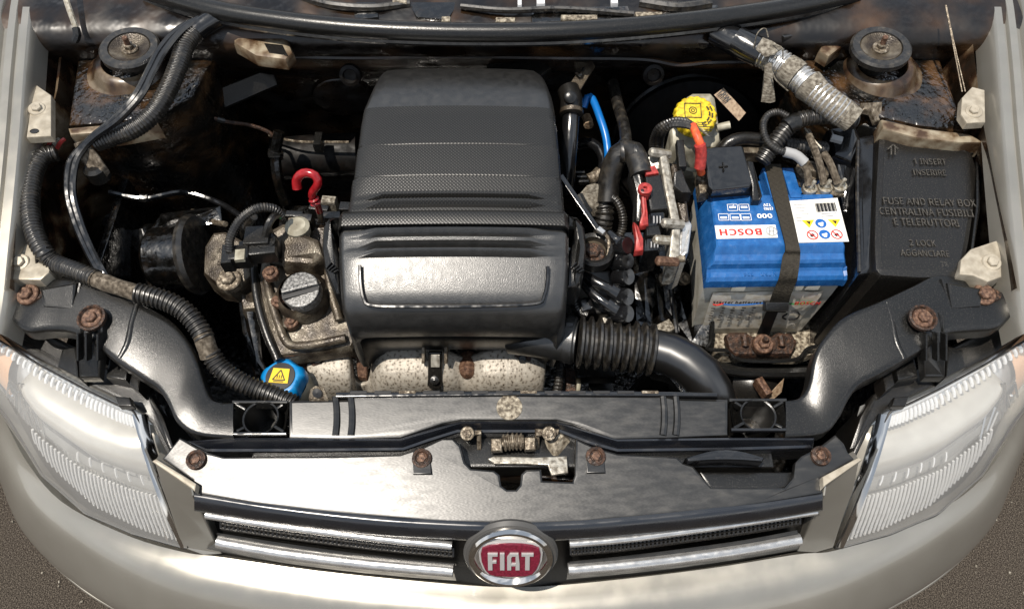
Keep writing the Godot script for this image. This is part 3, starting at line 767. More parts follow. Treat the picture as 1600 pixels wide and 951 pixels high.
func build_front_frame(car: Node3D):
	for right in [false, true]:
		var rear := [[12, 456, 0.85], [40, 447, 0.853], [70, 438, 0.857], [100, 431, 0.86], [130, 431, 0.862], [165, 444, 0.86], [212, 470, 0.855], [262, 497, 0.845], [292, 530, 0.836], [308, 565, 0.827], [320, 603, 0.815], [334, 625, 0.806], [364, 627, 0.803]]
		var front := [[6, 480, 0.845], [18, 500, 0.845], [38, 516, 0.846], [72, 514, 0.847], [105, 516, 0.848], [140, 532, 0.847], [180, 564, 0.842], [220, 590, 0.834], [246, 608, 0.826], [262, 632, 0.817], [276, 660, 0.808], [306, 678, 0.804], [364, 684, 0.803]]
		if right:
			rear = [[1588, 456, 0.85], [1562, 454, 0.852], [1522, 450, 0.855], [1504, 433, 0.86], [1465, 428, 0.862], [1430, 444, 0.86], [1385, 465, 0.857], [1322, 493, 0.847], [1290, 525, 0.838], [1273, 556, 0.83], [1264, 598, 0.816], [1250, 620, 0.806], [1228, 624, 0.803]]
			front = [[1592, 480, 0.845], [1576, 500, 0.845], [1556, 512, 0.846], [1520, 515, 0.847], [1482, 520, 0.848], [1452, 540, 0.847], [1415, 562, 0.842], [1376, 584, 0.834], [1346, 600, 0.826], [1328, 622, 0.817], [1312, 652, 0.808], [1288, 676, 0.804], [1228, 682, 0.803]]
		var pa := spline(path(rear), 48); var pb := spline(path(front), 48)
		var arm_rows := []
		for j in [-2, -1, 0, 1, 2, 3, 4, 5, 6, 7, 8, 9, 10]:
			var r := PackedVector3Array()
			for i in 49:
				var t: float = clampf(j / 8.0, 0, 1)
				t = [0.0, 0.0, 0.0, 0.03, 0.10, 0.3, 0.5, 0.7, 0.9, 0.97, 1.0, 1.0, 1.0][j + 2]
				var dy: float = [-0.024, -0.008, -0.004, -0.001, 0.0, 0.001, 0.0015, 0.001, 0.0, -0.001, -0.004, -0.008, -0.024][j + 2]
				r.append(pb[i].lerp(pa[i], t) + UP * dy)
			arm_rows.append(r)
		var mb := MB.new(); mb.grid(arm_rows, false, right)
		var a := obj("headlamp_carrier", mb, M.satin_black, car, 50.0)
		var ox := 1538 if right else 43
		mb = MB.new(); lathe(mb, spot(ox + (6 if not right else 6), 461, 0.853), UP, [[0.017, 0], [0.016, 0.003], [0.0005, 0.003]], 20, 0.62); obj("bolt_seat", mb, M.dark_rust, a)
		bolt_part("rusty_bolt", a, spot(ox, 460, 0.856), Vector3(-0.1, 1, 0.15), 0.0088, M.rusty_steel)
		# pressed ridge that runs across the arm
		mb = MB.new()
		tube(mb, path(side_v([[215, 474, 0.851], [206, 505, 0.8475], [200, 535, 0.8435], [188, 560, 0.8385]], right)), 0.005, 10); obj("pressed_ridge", mb, M.satin_black, a)
		mb = MB.new()
		tube(mb, path(side_v([[128, 436, 0.8615], [121, 460, 0.8555], [113, 486, 0.8495]], right)), 0.003, 6); obj("pressed_ridge", mb, M.satin_black, a)
		mb = MB.new()
		plate(mb, path(side_v([[60, 450, 0.861], [120, 440, 0.866], [112, 482, 0.856], [66, 478, 0.856]], right)), Vector3(0, -0.008, 0), 0.004); obj("raised_pad", mb, M.satin_black, a, 24.0)
	# crossmember: middle box, two beads, end plates, sockets
	var mb := MB.new()
	plate(mb, flat([[362, 625], [362, 630], [449, 630], [449, 625]], 0.80), Vector3(0, -0.05, 0), 0.001)
	plate(mb, flat([[1140, 622], [1140, 627], [1230, 627], [1230, 622]], 0.80), Vector3(0, -0.05, 0), 0.001)
	plate(mb, tilted([[450, 624], [545, 622], [552, 616], [800, 614], [1040, 616], [1058, 620], [1139, 622], [1139, 680], [1050, 684], [960, 686], [925, 674], [895, 662], [870, 656], [720, 656], [690, 662], [655, 674], [625, 684], [540, 686], [450, 684]]), Vector3(0, -0.05, 0), 0.005)
	var cm := obj("crossmember", mb, M.wiped_black, car, 24.0)
	mb = MB.new()
	plate(mb, path([[290, 688, 0.800], [362, 682, 0.800], [450, 682, 0.800], [625, 683, 0.800], [660, 672, 0.800], [720, 656, 0.799], [870, 656, 0.799], [930, 674, 0.800], [965, 684, 0.800], [1140, 682, 0.800], [1275, 682, 0.800], [1272, 700, 0.787], [1140, 704, 0.785], [965, 706, 0.785], [920, 694, 0.785], [875, 676, 0.784], [715, 676, 0.784], [670, 690, 0.785], [630, 704, 0.785], [450, 706, 0.785], [320, 706, 0.786]]), Vector3(0, -0.05, -0.004), 0.004)
	obj("front_fold", mb, M.grille_black, cm, 24.0)
	for right in [false, true]:
		for q in ([[524, 548]] if not right else [[1036, 1056]]):
			for u in [q[0], q[1]]:
				mb = MB.new(); tube(mb, tilted([[u, 620], [u + 2, 640], [u + 2, 662], [u, 680]]), 0.0045, 8); obj("bead", mb, M.wiped_black, cm)
		var c := Vector2(408, 654) if not right else Vector2(1184, 650)
		var x0 := 364.0 if not right else 1142.0; var x1 := 448.0 if not right else 1228.0
		var y0 := 629.0 if not right else 626.0; var y1 := 678.0 if not right else 672.0
		mb = MB.new()
		var o := spot(c.x, c.y, 0.797)
		var corner := path([[x0, y1, 0.802], [x1, y1, 0.802], [x1, y0, 0.802], [x0, y0, 0.802]])
		var n := 32
		var ro := PackedVector3Array(); var rl := PackedVector3Array(); var ri := PackedVector3Array(); var rt := PackedVector3Array(); var rd := PackedVector3Array()
		for i in n:
			var t := TAU * i / n
			var d := Vector3(cos(t), 0, -sin(t))
			var k := minf(absf((corner[1].x - corner[0].x) * 0.5 / maxf(absf(d.x), 1e-4)), absf((corner[0].z - corner[3].z) * 0.5 / maxf(absf(d.z), 1e-4)))
			var mid := (corner[0] + corner[2]) * 0.5
			ro.append(mid + d * k); rl.append(mid + d * (k - 0.004) - UP * 0.010)
			ri.append(o + d * 0.024 - UP * 0.016); rt.append(o + d * 0.0225 + UP * 0.004); rd.append(o + d * 0.0205 + UP * 0.003)
		var rb := PackedVector3Array(); for q in rd: rb.append(q - UP * 0.06)
		mb.grid([ro, rl, ri, rt, rd, rb], true)
		var so := obj("mount_socket", mb, M.satin_black, cm, 24.0)
		for i in 4:
			mb = MB.new(); var dv := (corner[i] - o); dv.y = 0; dv = dv.normalized()
			bar(mb, o + dv * 0.0235, corner[i] - UP * 0.003 - dv * 0.004, 0.004, 0.012); obj("socket_rib", mb, M.satin_black, cm)
		mb = MB.new(); bar(mb, corner[0], corner[1], 0.004, 0.006); obj("socket_edge", mb, M.gloss_black, cm)
		mb = MB.new(); lathe(mb, o - UP * 0.055, UP, [[0.0208, 0], [0.0005, 0.001]], 20); obj("socket_floor", mb, M.hose_rubber, cm)
	# slotted rear lip
	mb = MB.new()
	plate(mb, flat([[524, 612], [800, 609], [1046, 611], [1122, 613], [1122, 619], [1046, 618], [800, 617], [524, 620]], 0.812), Vector3(0, -0.02, 0), 0.002); obj("rear_lip", mb, M.gloss_black, cm)
	for i in 13:
		mb = MB.new(); var u := 560.0 + i * 38.0
		box(mb, spot(u, 612.5, 0.8125), Vector3(0.021, 0.0016, 0.0035), Basis(), 0.0004); obj("lip_slot", mb, M.dirty_zinc if i % 5 == 2 else M.ink_black, cm)
	mb = MB.new(); lathe(mb, tilted([[796, 636]])[0] - UP * 0.0005, Vector3(0, 0.993, 0.12), [[0.0165, 0], [0.016, 0.0014], [0.012, 0.0018], [0.0005, 0.0018]], 26); obj("grey_plug", mb, M.gritty_ledge, cm)
	mb = MB.new(); plate(mb, path([[482, 622, 0.812], [484, 608, 0.818], [492, 602, 0.82], [506, 604, 0.82], [512, 622, 0.812]]), Vector3(0, -0.004, 0.002), 0.001); var tb := obj("tab_plate", mb, M.dirty_zinc, cm)
	mb = MB.new(); lathe(mb, spot(495, 614, 0.8185), Vector3(0, 0.8, 0.6), [[0.006, 0], [0.0005, 0.001]], 14); obj("tab_hole", mb, M.ink_black, cm)
	# cover over the grille
	var cv := [[252, 716], [262, 704], [280, 682], [292, 688], [322, 706], [350, 713], [520, 712], [625, 709], [662, 697], [690, 684], [708, 684], [720, 696], [727, 722], [736, 731], [772, 734], [781, 741], [784, 758], [792, 764], [806, 764], [812, 757], [814, 740], [822, 733], [846, 732], [848, 750], [894, 752], [898, 742], [899, 684], [930, 698], [966, 708], [1058, 713], [1068, 722], [1084, 727], [1098, 745], [1112, 760], [1226, 761], [1240, 745], [1243, 722], [1252, 712], [1280, 698], [1306, 678], [1320, 692], [1326, 706], [1338, 718], [1290, 745], [1285, 770], [1190, 786], [1060, 802], [900, 815], [800, 818], [700, 815], [500, 799], [400, 786], [304, 770], [300, 750]]
	var cp := PackedVector3Array()
	for q in cv: cp.append(spot_on(q[0], q[1], spot(800, 700, 0.793), Vector3(0, 0.985, 0.17)))
	mb = MB.new(); plate(mb, cp, Vector3(0, -0.010, 0), 0.003)
	var cov := obj("grille_cover", mb, M.wiped_black, car, 24.0)
	mb = MB.new(); plate(mb, flat([[1092, 736], [1245, 736], [1236, 764], [1110, 764]], 0.774), Vector3(0, -0.01, 0), 0.004); obj("cover_recess", mb, M.satin_black, cov)
	mb = MB.new()
	var lv := []
	for i in 13:
		var t := i / 12.0
		lv.append([1072 + 124 * t, 714.0 - 13.0 * sin(PI * t)])
	for i in 13:
		var t := 1.0 - i / 12.0
		lv.append([1076 + 116 * t, 721.0 - 3.0 * sin(PI * t)])
	plate(mb, flat(lv, 0.799), Vector3(0, -0.02, 0), 0.004); obj("hand_grip", mb, M.gloss_black, cov)
	for q in [[306, 718], [659, 716], [931, 713], [1283, 712]]:
		mb = MB.new(); lathe(mb, spot(q[0], q[1], 0.793), Vector3(0, 1, 0.1), [[0.0125, -0.001], [0.0118, 0.003], [0.008, 0.0045], [0.0066, 0.002], [0.0005, 0.002]], 20); obj("cover_screw", mb, M.dark_rust, cov)
		mb = MB.new(); lathe(mb, spot(q[0], q[1], 0.7945), Vector3(0, 1, 0.1), [[0.0055, 0], [0.005, 0.0024], [0.0005, 0.0026]], 6); obj("screw_head", mb, M.rusty_steel, cov, 28.0)
	for q in [[659, 726], [931, 724]]:
		mb = MB.new(); plate(mb, flat([[q[0] - 14, q[1] - 22], [q[0] + 12, q[1] - 22], [q[0] + 15, q[1] + 14], [q[0] - 14, q[1] + 14]], 0.7935), Vector3(0, -0.003, 0), 0.0012); obj("screw_tab", mb, M.wiped_black, cov)

func gspan(q: Array) -> PackedVector3Array:
	return path(q)

func build_grille(car: Node3D):
	# rolled front edge of the cover, then the bars; rows run from the fold down to the bumper
	var us := [304, 400, 500, 600, 700, 800, 900, 1060, 1190, 1285]
	var fold := [[303, 772], [400, 788], [500, 801], [600, 811], [700, 817], [800, 820], [900, 817], [1000, 809], [1100, 799], [1200, 786], [1286, 772]]
	var e1 := []
	var r := [PackedVector3Array(), PackedVector3Array(), PackedVector3Array(), PackedVector3Array(), PackedVector3Array()]
	for q in fold:
		r[0].append(spot(q[0], q[1] + 26, 0.742)); r[1].append(spot(q[0], q[1] + 25, 0.756)); r[2].append(spot(q[0], q[1] + 15, 0.772)); r[3].append(spot(q[0], q[1] + 4, 0.780)); r[4].append(spot(q[0], q[1] - 4, 0.780))
	var mb := MB.new(); patch(mb, r, 60, 14)
	var gr := obj("grille", mb, M.grille_black, car, 60.0)
	# dark back panel
	mb = MB.new()
	var r0 := PackedVector3Array(); var r1 := PackedVector3Array()
	for q in [[315, 880], [500, 902], [700, 920], [800, 928], [900, 920], [1100, 900], [1272, 872]]: r0.append(spot(q[0], q[1], 0.58))
	for q in [[315, 795], [500, 822], [700, 840], [800, 848], [900, 840], [1100, 822], [1272, 795]]: r1.append(spot(q[0], q[1], 0.70))
	patch(mb, [r0, r1], 40, 8); obj("grille_back", mb, M.satin_black, gr)
	for right in [false, true]:
		var hi := [[322, 804], [420, 819], [520, 832], [620, 844], [706, 852]]
		var me := [[345, 818], [440, 832], [540, 845], [620, 854], [708, 862]]
		var pl := [[338, 832], [440, 848], [540, 862], [620, 871], [712, 880]]
		var lo := [[340, 846], [440, 863], [540, 876], [620, 884], [708, 891]]
		var ll := [[322, 856], [440, 876], [540, 889], [620, 897], [712, 904]]
		if right:
			hi = [[1276, 798], [1180, 813], [1080, 828], [980, 841], [890, 849]]
			me = [[1250, 811], [1160, 826], [1060, 840], [970, 852], [892, 859]]
			pl = [[1246, 828], [1160, 844], [1060, 858], [970, 869], [890, 877]]
			lo = [[1250, 842], [1160, 858], [1060, 872], [970, 882], [888, 889]]
			ll = [[1248, 856], [1160, 870], [1060, 884], [970, 894], [886, 902]]
		var strip := func(a: Array, ha: float, b: Array, hb: float, t: float) -> MB:
			var m2 := MB.new()
			var pa := PackedVector3Array(); var pb := PackedVector3Array()
			for q in a: pa.append(spot(q[0], q[1], ha))
			for q in b: pb.append(spot(q[0], q[1], hb))
			var ca := spline(pa, 24); var cb := spline(pb, 24)
			var ua := PackedVector3Array(); var ub := PackedVector3Array()
			for k in 25:
				ua.append(ca[k] - UP * t); ub.append(cb[k] - UP * t)
			m2.grid([ub, cb, ca, ua], false, right)
			return m2
		mb = MB.new(); var tp := PackedVector3Array(); for q in hi: tp.append(spot(q[0], q[1], 0.742))
		tube(mb, tp, 0.0052, 10); obj("bright_rail", mb, M.worn_chrome, gr)
		mb = MB.new(); tp = PackedVector3Array(); for q in lo: tp.append(spot(q[0], q[1], 0.692))
		tube(mb, tp, 0.0080, 12); obj("bright_rail", mb, M.worn_chrome, gr)
		obj("grille_bar", strip.call(pl, 0.703, lo, 0.692, 0.012), M.wiped_black, gr)
		obj("lower_bar", strip.call(lo, 0.680, ll, 0.635, 0.012), M.grille_black, gr)
		# perforated strip: two rows of bars crossed by short studs, each hole real
		for dv in [-7.0, 0.0, 7.0]:
			mb = MB.new(); tp = PackedVector3Array(); for q in me: tp.append(spot(q[0], q[1] + dv, 0.715 - dv * 0.0006))
			tube(mb, tp, 0.0022, 6); obj("mesh_wire", mb, M.dusty_black, gr)
		mb = MB.new()
		var a := PackedVector3Array(); var b := PackedVector3Array()
		for q in me:
			a.append(spot(q[0], q[1] - 7, 0.7195)); b.append(spot(q[0], q[1] + 7, 0.711))
		a = spline(a, 56); b = spline(b, 56)
		for k in 57: bar(mb, a[k], b[k], 0.0026, 0.003, UP, 0.0)
		var st := obj("mesh_cross_wires", mb, M.dusty_black, gr); st.set_meta("kind", "stuff")
		# body-coloured corner piece between grille and lamp
		var tr := [[240, 722, 0.795], [300, 758, 0.785], [303, 774, 0.775], [318, 806, 0.72], [334, 840, 0.665], [346, 866, 0.62], [318, 868, 0.62], [284, 856, 0.628], [268, 808, 0.69], [254, 768, 0.75]]
		if right: tr = [[1344, 720, 0.795], [1290, 750, 0.785], [1286, 774, 0.775], [1272, 806, 0.72], [1258, 838, 0.665], [1246, 862, 0.62], [1275, 864, 0.62], [1303, 856, 0.628], [1318, 810, 0.69], [1334, 768, 0.75]]
		var tq := path(tr)
		var cen := Vector3.ZERO
		for q in tq: cen += q / tq.size()
		mb = MB.new(); plate(mb, tq, Vector3(0, -0.5, -0.75).normalized() * 0.02, 0.0025)
		var cp := obj("corner_trim", mb, M.champagne_paint, car, 20.0)
		mb = MB.new()
		var tb := [[236, 720], [243, 716], [306, 755], [304, 768], [299, 763]]
		if right: tb = [[1348, 718], [1342, 714], [1286, 744], [1287, 762], [1292, 757]]
		plate(mb, flat(tb, 0.797), Vector3(0, -0.012, 0), 0.002); obj("trim_edge", mb, M.clean_bracket, cp)

func build_badge(car: Node3D):
	var n := Vector3(0, 0.45, 0.89).normalized()
	var xd := Vector3(1, 0, 0); var yd := n.cross(xd)
	var o := spot(798, 868, 0.738)
	var mb := MB.new()
	lathe(mb, o, n, [[0.034, -0.055], [0.036, -0.012], [0.0555, -0.008], [0.0578, -0.003], [0.055, 0.002], [0.0505, 0.002]], 44)
	var bd := obj("badge", mb, M.badge_surround, car)
	mb = MB.new(); lathe(mb, o, n, [[0.0515, 0.000], [0.0510, 0.006], [0.048, 0.0085], [0.044, 0.008], [0.0415, 0.005], [0.039, 0.001], [0.0005, -0.001]], 44); obj("chrome_ring", mb, M.chrome, bd)
	# shield-shaped red field with a bright border
	var shape := func(k: float) -> PackedVector3Array:
		var pts := PackedVector3Array()
		for q in [[-0.040, 0.0225], [-0.030, 0.0275], [-0.015, 0.030], [0, 0.0306], [0.015, 0.030], [0.030, 0.0275], [0.040, 0.0225], [0.0425, 0.012], [0.0415, -0.003], [0.037, -0.018], [0.031, -0.027], [0.022, -0.0305], [0.0, -0.0318], [-0.022, -0.0305], [-0.031, -0.027], [-0.037, -0.018], [-0.0415, -0.003], [-0.0425, 0.012]]:
			pts.append(o + xd * q[0] * k * 0.87 + yd * q[1] * k * 0.98 + n * (0.0055 if k > 1.0 else 0.0075))
		return pts
	mb = MB.new(); plate(mb, shape.call(1.05), -n * 0.006, 0.001); obj("shield_border", mb, M.badge_letters, bd)
	mb = MB.new(); plate(mb, shape.call(0.98), -n * 0.004, 0.0012); obj("shield", mb, M.badge_red, bd)
	# letters, drawn as outlines
	var letters := {
		"F": [[0, 0], [5, 0], [5, 10], [9.5, 10], [9.5, 13.5], [5, 13.5], [5, 20], [11, 20], [11, 24], [0, 24]],
		"I": [[0, 0], [5, 0], [5, 24], [0, 24]],
		"T": [[4.2, 0], [9.2, 0], [9.2, 20], [13.4, 20], [13.4, 24], [0, 24], [0, 20], [4.2, 20]],
	}
	var put := func(ch: String, x: float):
		var m2 := MB.new()
		var pts := PackedVector3Array()
		for q in letters[ch]: pts.append(o + xd * (x + q[0]) * 0.00108 + yd * (q[1] - 12.5) * 0.00124 + n * 0.0092)
		plate(m2, pts, -n * 0.003, 0.0003)
		obj("letter", m2, M.badge_letters, bd, 20.0)
	put.call("F", -25.5); put.call("I", -12.0); put.call("T", 12.0)
	mb = MB.new()
	for poly in [[[0, 0], [4.6, 0], [4.6, 6], [9.4, 6], [9.4, 9.5], [4.6, 9.5], [4.6, 18], [5.6, 20], [9.4, 20], [9.4, 24], [3.2, 24], [0, 19]], [[9.4, 0], [14, 0], [14, 9], [12.6, 24], [9.4, 24]]]:
		var pts := PackedVector3Array()
		for q in poly: pts.append(o + xd * (-4.0 + q[0]) * 0.00108 + yd * (q[1] - 12.5) * 0.00124 + n * 0.0092)
		plate(mb, pts, -n * 0.003, 0.0003)
	obj("letter", mb, M.badge_letters, bd, 20.0)

func build_latch(car: Node3D):
	var mb := MB.new()
	plate(mb, flat([[722, 672], [752, 672], [752, 678], [722, 680]], 0.79), Vector3(0, -0.004, 0), 0.001)
	plate(mb, path([[745, 672, 0.79], [752, 672, 0.79], [752, 706, 0.765], [745, 706, 0.765]]), Vector3(0, -0.004, -0.002), 0.001)
	plate(mb, flat([[838, 670], [874, 670], [872, 678], [838, 680]], 0.79), Vector3(0, -0.004, 0), 0.001)
	plate(mb, path([[836, 670, 0.79], [843, 670, 0.79], [843, 706, 0.765], [836, 706, 0.765]]), Vector3(0, -0.004, -0.002), 0.001)
	plate(mb, flat([[746, 704], [838, 700], [836, 712], [752, 714]], 0.765), Vector3(0, -0.008, 0), 0.001)
	var la := obj("bonnet_latch", mb, M.dirty_zinc, car)
	mb = MB.new(); tube(mb, path([[786, 692, 0.785], [800, 690, 0.785], [818, 690, 0.785]]), 0.009, 10, 0.0052, 0.0022); obj("spring", mb, M.dirty_zinc, la)
	mb = MB.new(); tube(mb, path([[770, 694, 0.782], [790, 692, 0.785], [836, 690, 0.782]]), 0.0045, 8); obj("pivot_pin", mb, M.dirty_zinc, la)
	for q in [[776, 696], [828, 694]]:
		mb = MB.new(); box(mb, spot(q[0], q[1], 0.783), Vector3(0.014, 0.016, 0.016), Basis(Vector3(1, 0.2, 0).normalized(), 0.2), 0.003); obj("latch_lug", mb, M.dirty_zinc, la)
	mb = MB.new(); plate(mb, flat([[762, 716], [772, 712], [838, 714], [886, 712], [888, 738], [862, 742], [856, 726], [815, 724], [772, 724]], 0.776), Vector3(0, -0.005, 0), 0.0015); obj("release_lever", mb, M.machined_alloy, la)
	for q in [[730, 677], [858, 677]]: bolt_part("bolt", la, spot(q[0], q[1], 0.793), Vector3(0, 0.9, 0.4), 0.0054, M.dirty_zinc)
	mb = MB.new(); plate(mb, flat([[640, 676], [700, 664], [890, 664], [955, 684], [940, 716], [895, 752], [730, 735], [700, 712]], 0.735), Vector3(0, -0.03, 0), 0.004); obj("latch_pocket", mb, M.rusty_wall, la)
	mb = MB.new(); lathe(mb, spot(880, 696, 0.76), Vector3(0.6, 0.6, 0.5), [[0.022, -0.02], [0.022, 0.004], [0.018, 0.008], [0.0005, 0.008]], 22); obj("striker_cup", mb, M.gritty_ledge, la)

# ==================================================================== engine
func build_engine():
	var e := thing("engine", "grimy brown alloy engine with round grey oil filler cap beside the black air cleaner", "engine", spot(480, 450, 0.40))
	# valve cover: rounded casting that runs under the air cleaner
	var mb := MB.new()
	plate(mb, path([[400, 432, 0.80], [412, 360, 0.82], [440, 345, 0.825], [520, 345, 0.825], [620, 345, 0.82], [880, 350, 0.82], [885, 500, 0.80], [560, 522, 0.785], [548, 541, 0.777], [432, 556, 0.771], [412, 520, 0.78]]), Vector3(0, -0.03, 0), 0.012)
	obj("valve_cover", mb, M.cast_alloy, e, 30.0)
	mb = MB.new()
	plate(mb, path([[445, 352, 0.845], [498, 372, 0.85], [505, 398, 0.845], [488, 412, 0.835], [438, 408, 0.835], [436, 370, 0.843]]), Vector3(0, -0.05, 0), 0.008); obj("breather_boss", mb, M.cast_alloy, e, 30.0)
	mb = MB.new(); lathe(mb, spot(473, 462, 0.80), Vector3(0, 1, 0.15), [[0.038, -0.02], [0.036, 0.004], [0.031, 0.010], [0.029, 0.016]], 28); obj("filler_neck", mb, M.cast_alloy, e)
	var oc := spot(472, 456, 0.822); var oa := Vector3(-0.05, 1, 0.16).normalized()
	mb = MB.new(); lathe(mb, oc, oa, [[0.024, -0.012], [0.0258, -0.008], [0.0265, 0.004], [0.025, 0.009], [0.0225, 0.010], [0.0005, 0.010]], 40)
	var cap := obj("oil_filler_cap", mb, M.worn_grey, e)
	mb = MB.new(); bar(mb, oc + oa * 0.0125 + Vector3(-0.0225, 0, 0.006), oc + oa * 0.0125 + Vector3(0.0235, 0, -0.008), 0.007, 0.010, oa, 0.002); obj("grip", mb, M.worn_grey, cap)
	mb = MB.new(); bar(mb, oc + oa * 0.0105 + Vector3(-0.0215, 0, 0.0135), oc + oa * 0.0105 + Vector3(0.0245, 0, -0.0015), 0.0058, 0.002, oa, 0.0002); obj("groove", mb, M.ink_black, cap)
	for q in [[455, 503, 0.788], [434, 470, 0.80], [547, 478, 0.80]]:
		mb = MB.new(); lathe(mb, spot(q[0], q[1], q[2] - 0.004), UP, [[0.014, -0.02], [0.012, 0.004], [0.007, 0.006], [0.0005, 0.006]], 18); obj("bolt_boss", mb, M.cast_alloy, e)
		bolt_part("bolt", e, spot(q[0], q[1], q[2] + 0.002), UP, 0.0058, M.rusty_steel)
	for q in [[[416, 436, 0.801], [424, 470, 0.796], [436, 508, 0.786], [452, 538, 0.777], [490, 538, 0.78], [540, 528, 0.785]], [[424, 408, 0.815], [470, 418, 0.812], [512, 412, 0.815], [524, 372, 0.822]], [[512, 412, 0.813], [516, 450, 0.802], [530, 500, 0.790]]]:
		mb = MB.new(); tube(mb, path(q), 0.0062, 10); obj("cast_ridge", mb, M.cast_alloy, e, 50.0)
	# timing cover edge and front gasket flange
	mb = MB.new(); tube(mb, path([[396, 418, 0.80], [402, 470, 0.79], [416, 520, 0.78], [434, 562, 0.768]]), 0.006, 10); obj("timing_cover_edge", mb, M.dusty_black, e)
	mb = MB.new(); plate(mb, path([[362, 420, 0.77], [398, 415, 0.77], [412, 560, 0.74], [436, 610, 0.72], [400, 600, 0.70], [375, 520, 0.72]]), Vector3(0, -0.15, 0), 0.01); obj("timing_cover", mb, M.oily_black, e, 30.0)
	mb = MB.new(); plate(mb, path([[436, 556, 0.765], [548, 538, 0.765], [556, 543, 0.76], [480, 552, 0.755], [446, 568, 0.75]]), Vector3(0, -0.03, 0), 0.004); obj("head_face", mb, M.dark_rust, e, 30.0)
	mb = MB.new(); plate(mb, path([[372, 452, 0.775], [405, 450, 0.775], [406, 480, 0.765], [376, 484, 0.765]]), Vector3(0, -0.06, 0), 0.01); obj("oil_filler_barrel", mb, M.cast_alloy, e, 30.0)
	# block below, seen only as darkness
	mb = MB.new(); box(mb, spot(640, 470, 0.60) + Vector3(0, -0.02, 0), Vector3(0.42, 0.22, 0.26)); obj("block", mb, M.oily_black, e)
	# engine mount and the round housing to the side
	var g := thing("engine_mount", "dark oily round rubber engine mount with rusty alloy bracket beside the sensor plug", "engine mount", spot(290, 420, 0.55))
	mb = MB.new(); var ax := (spot(330, 395, 0.77) - spot(235, 405, 0.76)).normalized()
	lathe(mb, spot(238, 405, 0.755), ax, [[0.0005, 0], [0.038, 0.0], [0.046, 0.008], [0.046, 0.058], [0.040, 0.060]], 28); obj("barrel", mb, M.oily_black, g)
	mb = MB.new(); lathe(mb, spot(300, 398, 0.765), ax, [[0.045, -0.004], [0.058, 0.0], [0.060, 0.006], [0.056, 0.012], [0.0005, 0.012]], 30); obj("flange", mb, M.hose_rubber, g)
	mb = MB.new(); plate(mb, path([[318, 384, 0.80], [332, 362, 0.81], [352, 360, 0.81], [386, 378, 0.81], [392, 430, 0.80], [372, 446, 0.795], [335, 440, 0.79], [316, 425, 0.79]]), Vector3(0, -0.05, 0), 0.006); obj("bracket", mb, M.cast_alloy, g, 30.0)
	bolt_part("bolt", g, spot(357, 437, 0.80), Vector3(0, 1, 0.1), 0.0105, M.dirty_zinc)
	for i in 4: words("casting_mark", ["96", "60", "142", "SA"][i], spot(342 - (i % 2) * 9, 392 + i * 11, 0.8115), Vector3(0, 0, -1), Vector3(-1, 0, 0), 0.006, 0.001, M.cast_alloy, g)
	mb = MB.new(); plate(mb, path([[225, 362, 0.76], [250, 330, 0.78], [345, 318, 0.78], [348, 346, 0.775], [318, 352, 0.775], [262, 362, 0.77]]), Vector3(0, -0.06, 0), 0.008); obj("mount_arm", mb, M.oily_black, g, 30.0)
	mb = MB.new(); plate(mb, path([[160, 350, 0.72], [240, 340, 0.73], [250, 400, 0.72], [235, 455, 0.70], [170, 430, 0.69]]), Vector3(0, -0.08, 0), 0.02); obj("gearbox_bulge", mb, M.oily_black, g, 40.0)
	# cam sensor with plug and two cables
	var s := thing("camshaft_sensor", "black position sensor with grey plug and two cables on the valve cover", "sensor", spot(400, 400, 0.80))
	mb = MB.new(); box(mb, spot(404, 392, 0.848), Vector3(0.05, 0.022, 0.026), Basis(UP, 0.12), 0.004); obj("sensor_body", mb, M.satin_black, s)
	mb = MB.new(); lathe(mb, spot(424, 395, 0.83), UP, [[0.016, 0], [0.016, 0.026], [0.013, 0.030], [0.0005, 0.030]], 20); obj("sensor_dome", mb, M.satin_black, s)
	mb = MB.new(); box(mb, spot(375, 400, 0.85), Vector3(0.028, 0.024, 0.024), Basis(UP, 0.12), 0.004); obj("plug", mb, M.dusty_black, s)
	mb = MB.new(); box(mb, spot(375, 399, 0.8635), Vector3(0.013, 0.006, 0.017), Basis(UP, 0.12), 0.001); obj("plug_latch", mb, M.milky_plastic, s)
	mb = MB.new(); box(mb, spot(357, 402, 0.85), Vector3(0.015, 0.022, 0.032), Basis(UP, 0.12), 0.004); obj("cable_boot", mb, M.satin_black, s)
	mb = MB.new(); box(mb, spot(405, 376, 0.85), Vector3(0.034, 0.03, 0.03), Basis(UP, 0.05), 0.003); obj("coil_block", mb, M.dusty_black, s)
	mb = MB.new(); tube(mb, path([[358, 392, 0.86], [360, 370, 0.875], [376, 342, 0.89], [402, 325, 0.895], [428, 326, 0.885], [440, 338, 0.87]]), 0.0055, 8, 0.0035, 0.0009); obj("corrugated_cable", mb, M.hose_rubber, s)
	mb = MB.new(); tube(mb, path([[414, 370, 0.862], [420, 348, 0.88], [430, 336, 0.88], [440, 338, 0.868]]), 0.0052, 8); obj("cable", mb, M.dusty_black, s)
	mb = MB.new(); tube(mb, path([[432, 334, 0.878], [437, 341, 0.874], [444, 336, 0.872]]), 0.0012, 5); obj("green_wire", mb, M.ink_green, s)
	mb = MB.new(); plate(mb, path([[412, 415, 0.825], [432, 414, 0.825], [434, 434, 0.82], [414, 437, 0.82]]), Vector3(0, -0.008, 0), 0.002); obj("fixing_ear", mb, M.dirty_zinc, s)
	bolt_part("bolt", s, spot(422, 426, 0.826), UP, 0.0066, M.rusty_steel)
	# dipstick
	var d := thing("oil_dipstick", "bright red hooked dipstick handle standing behind the alloy valve cover", "dipstick", spot(492, 330, 0.84))
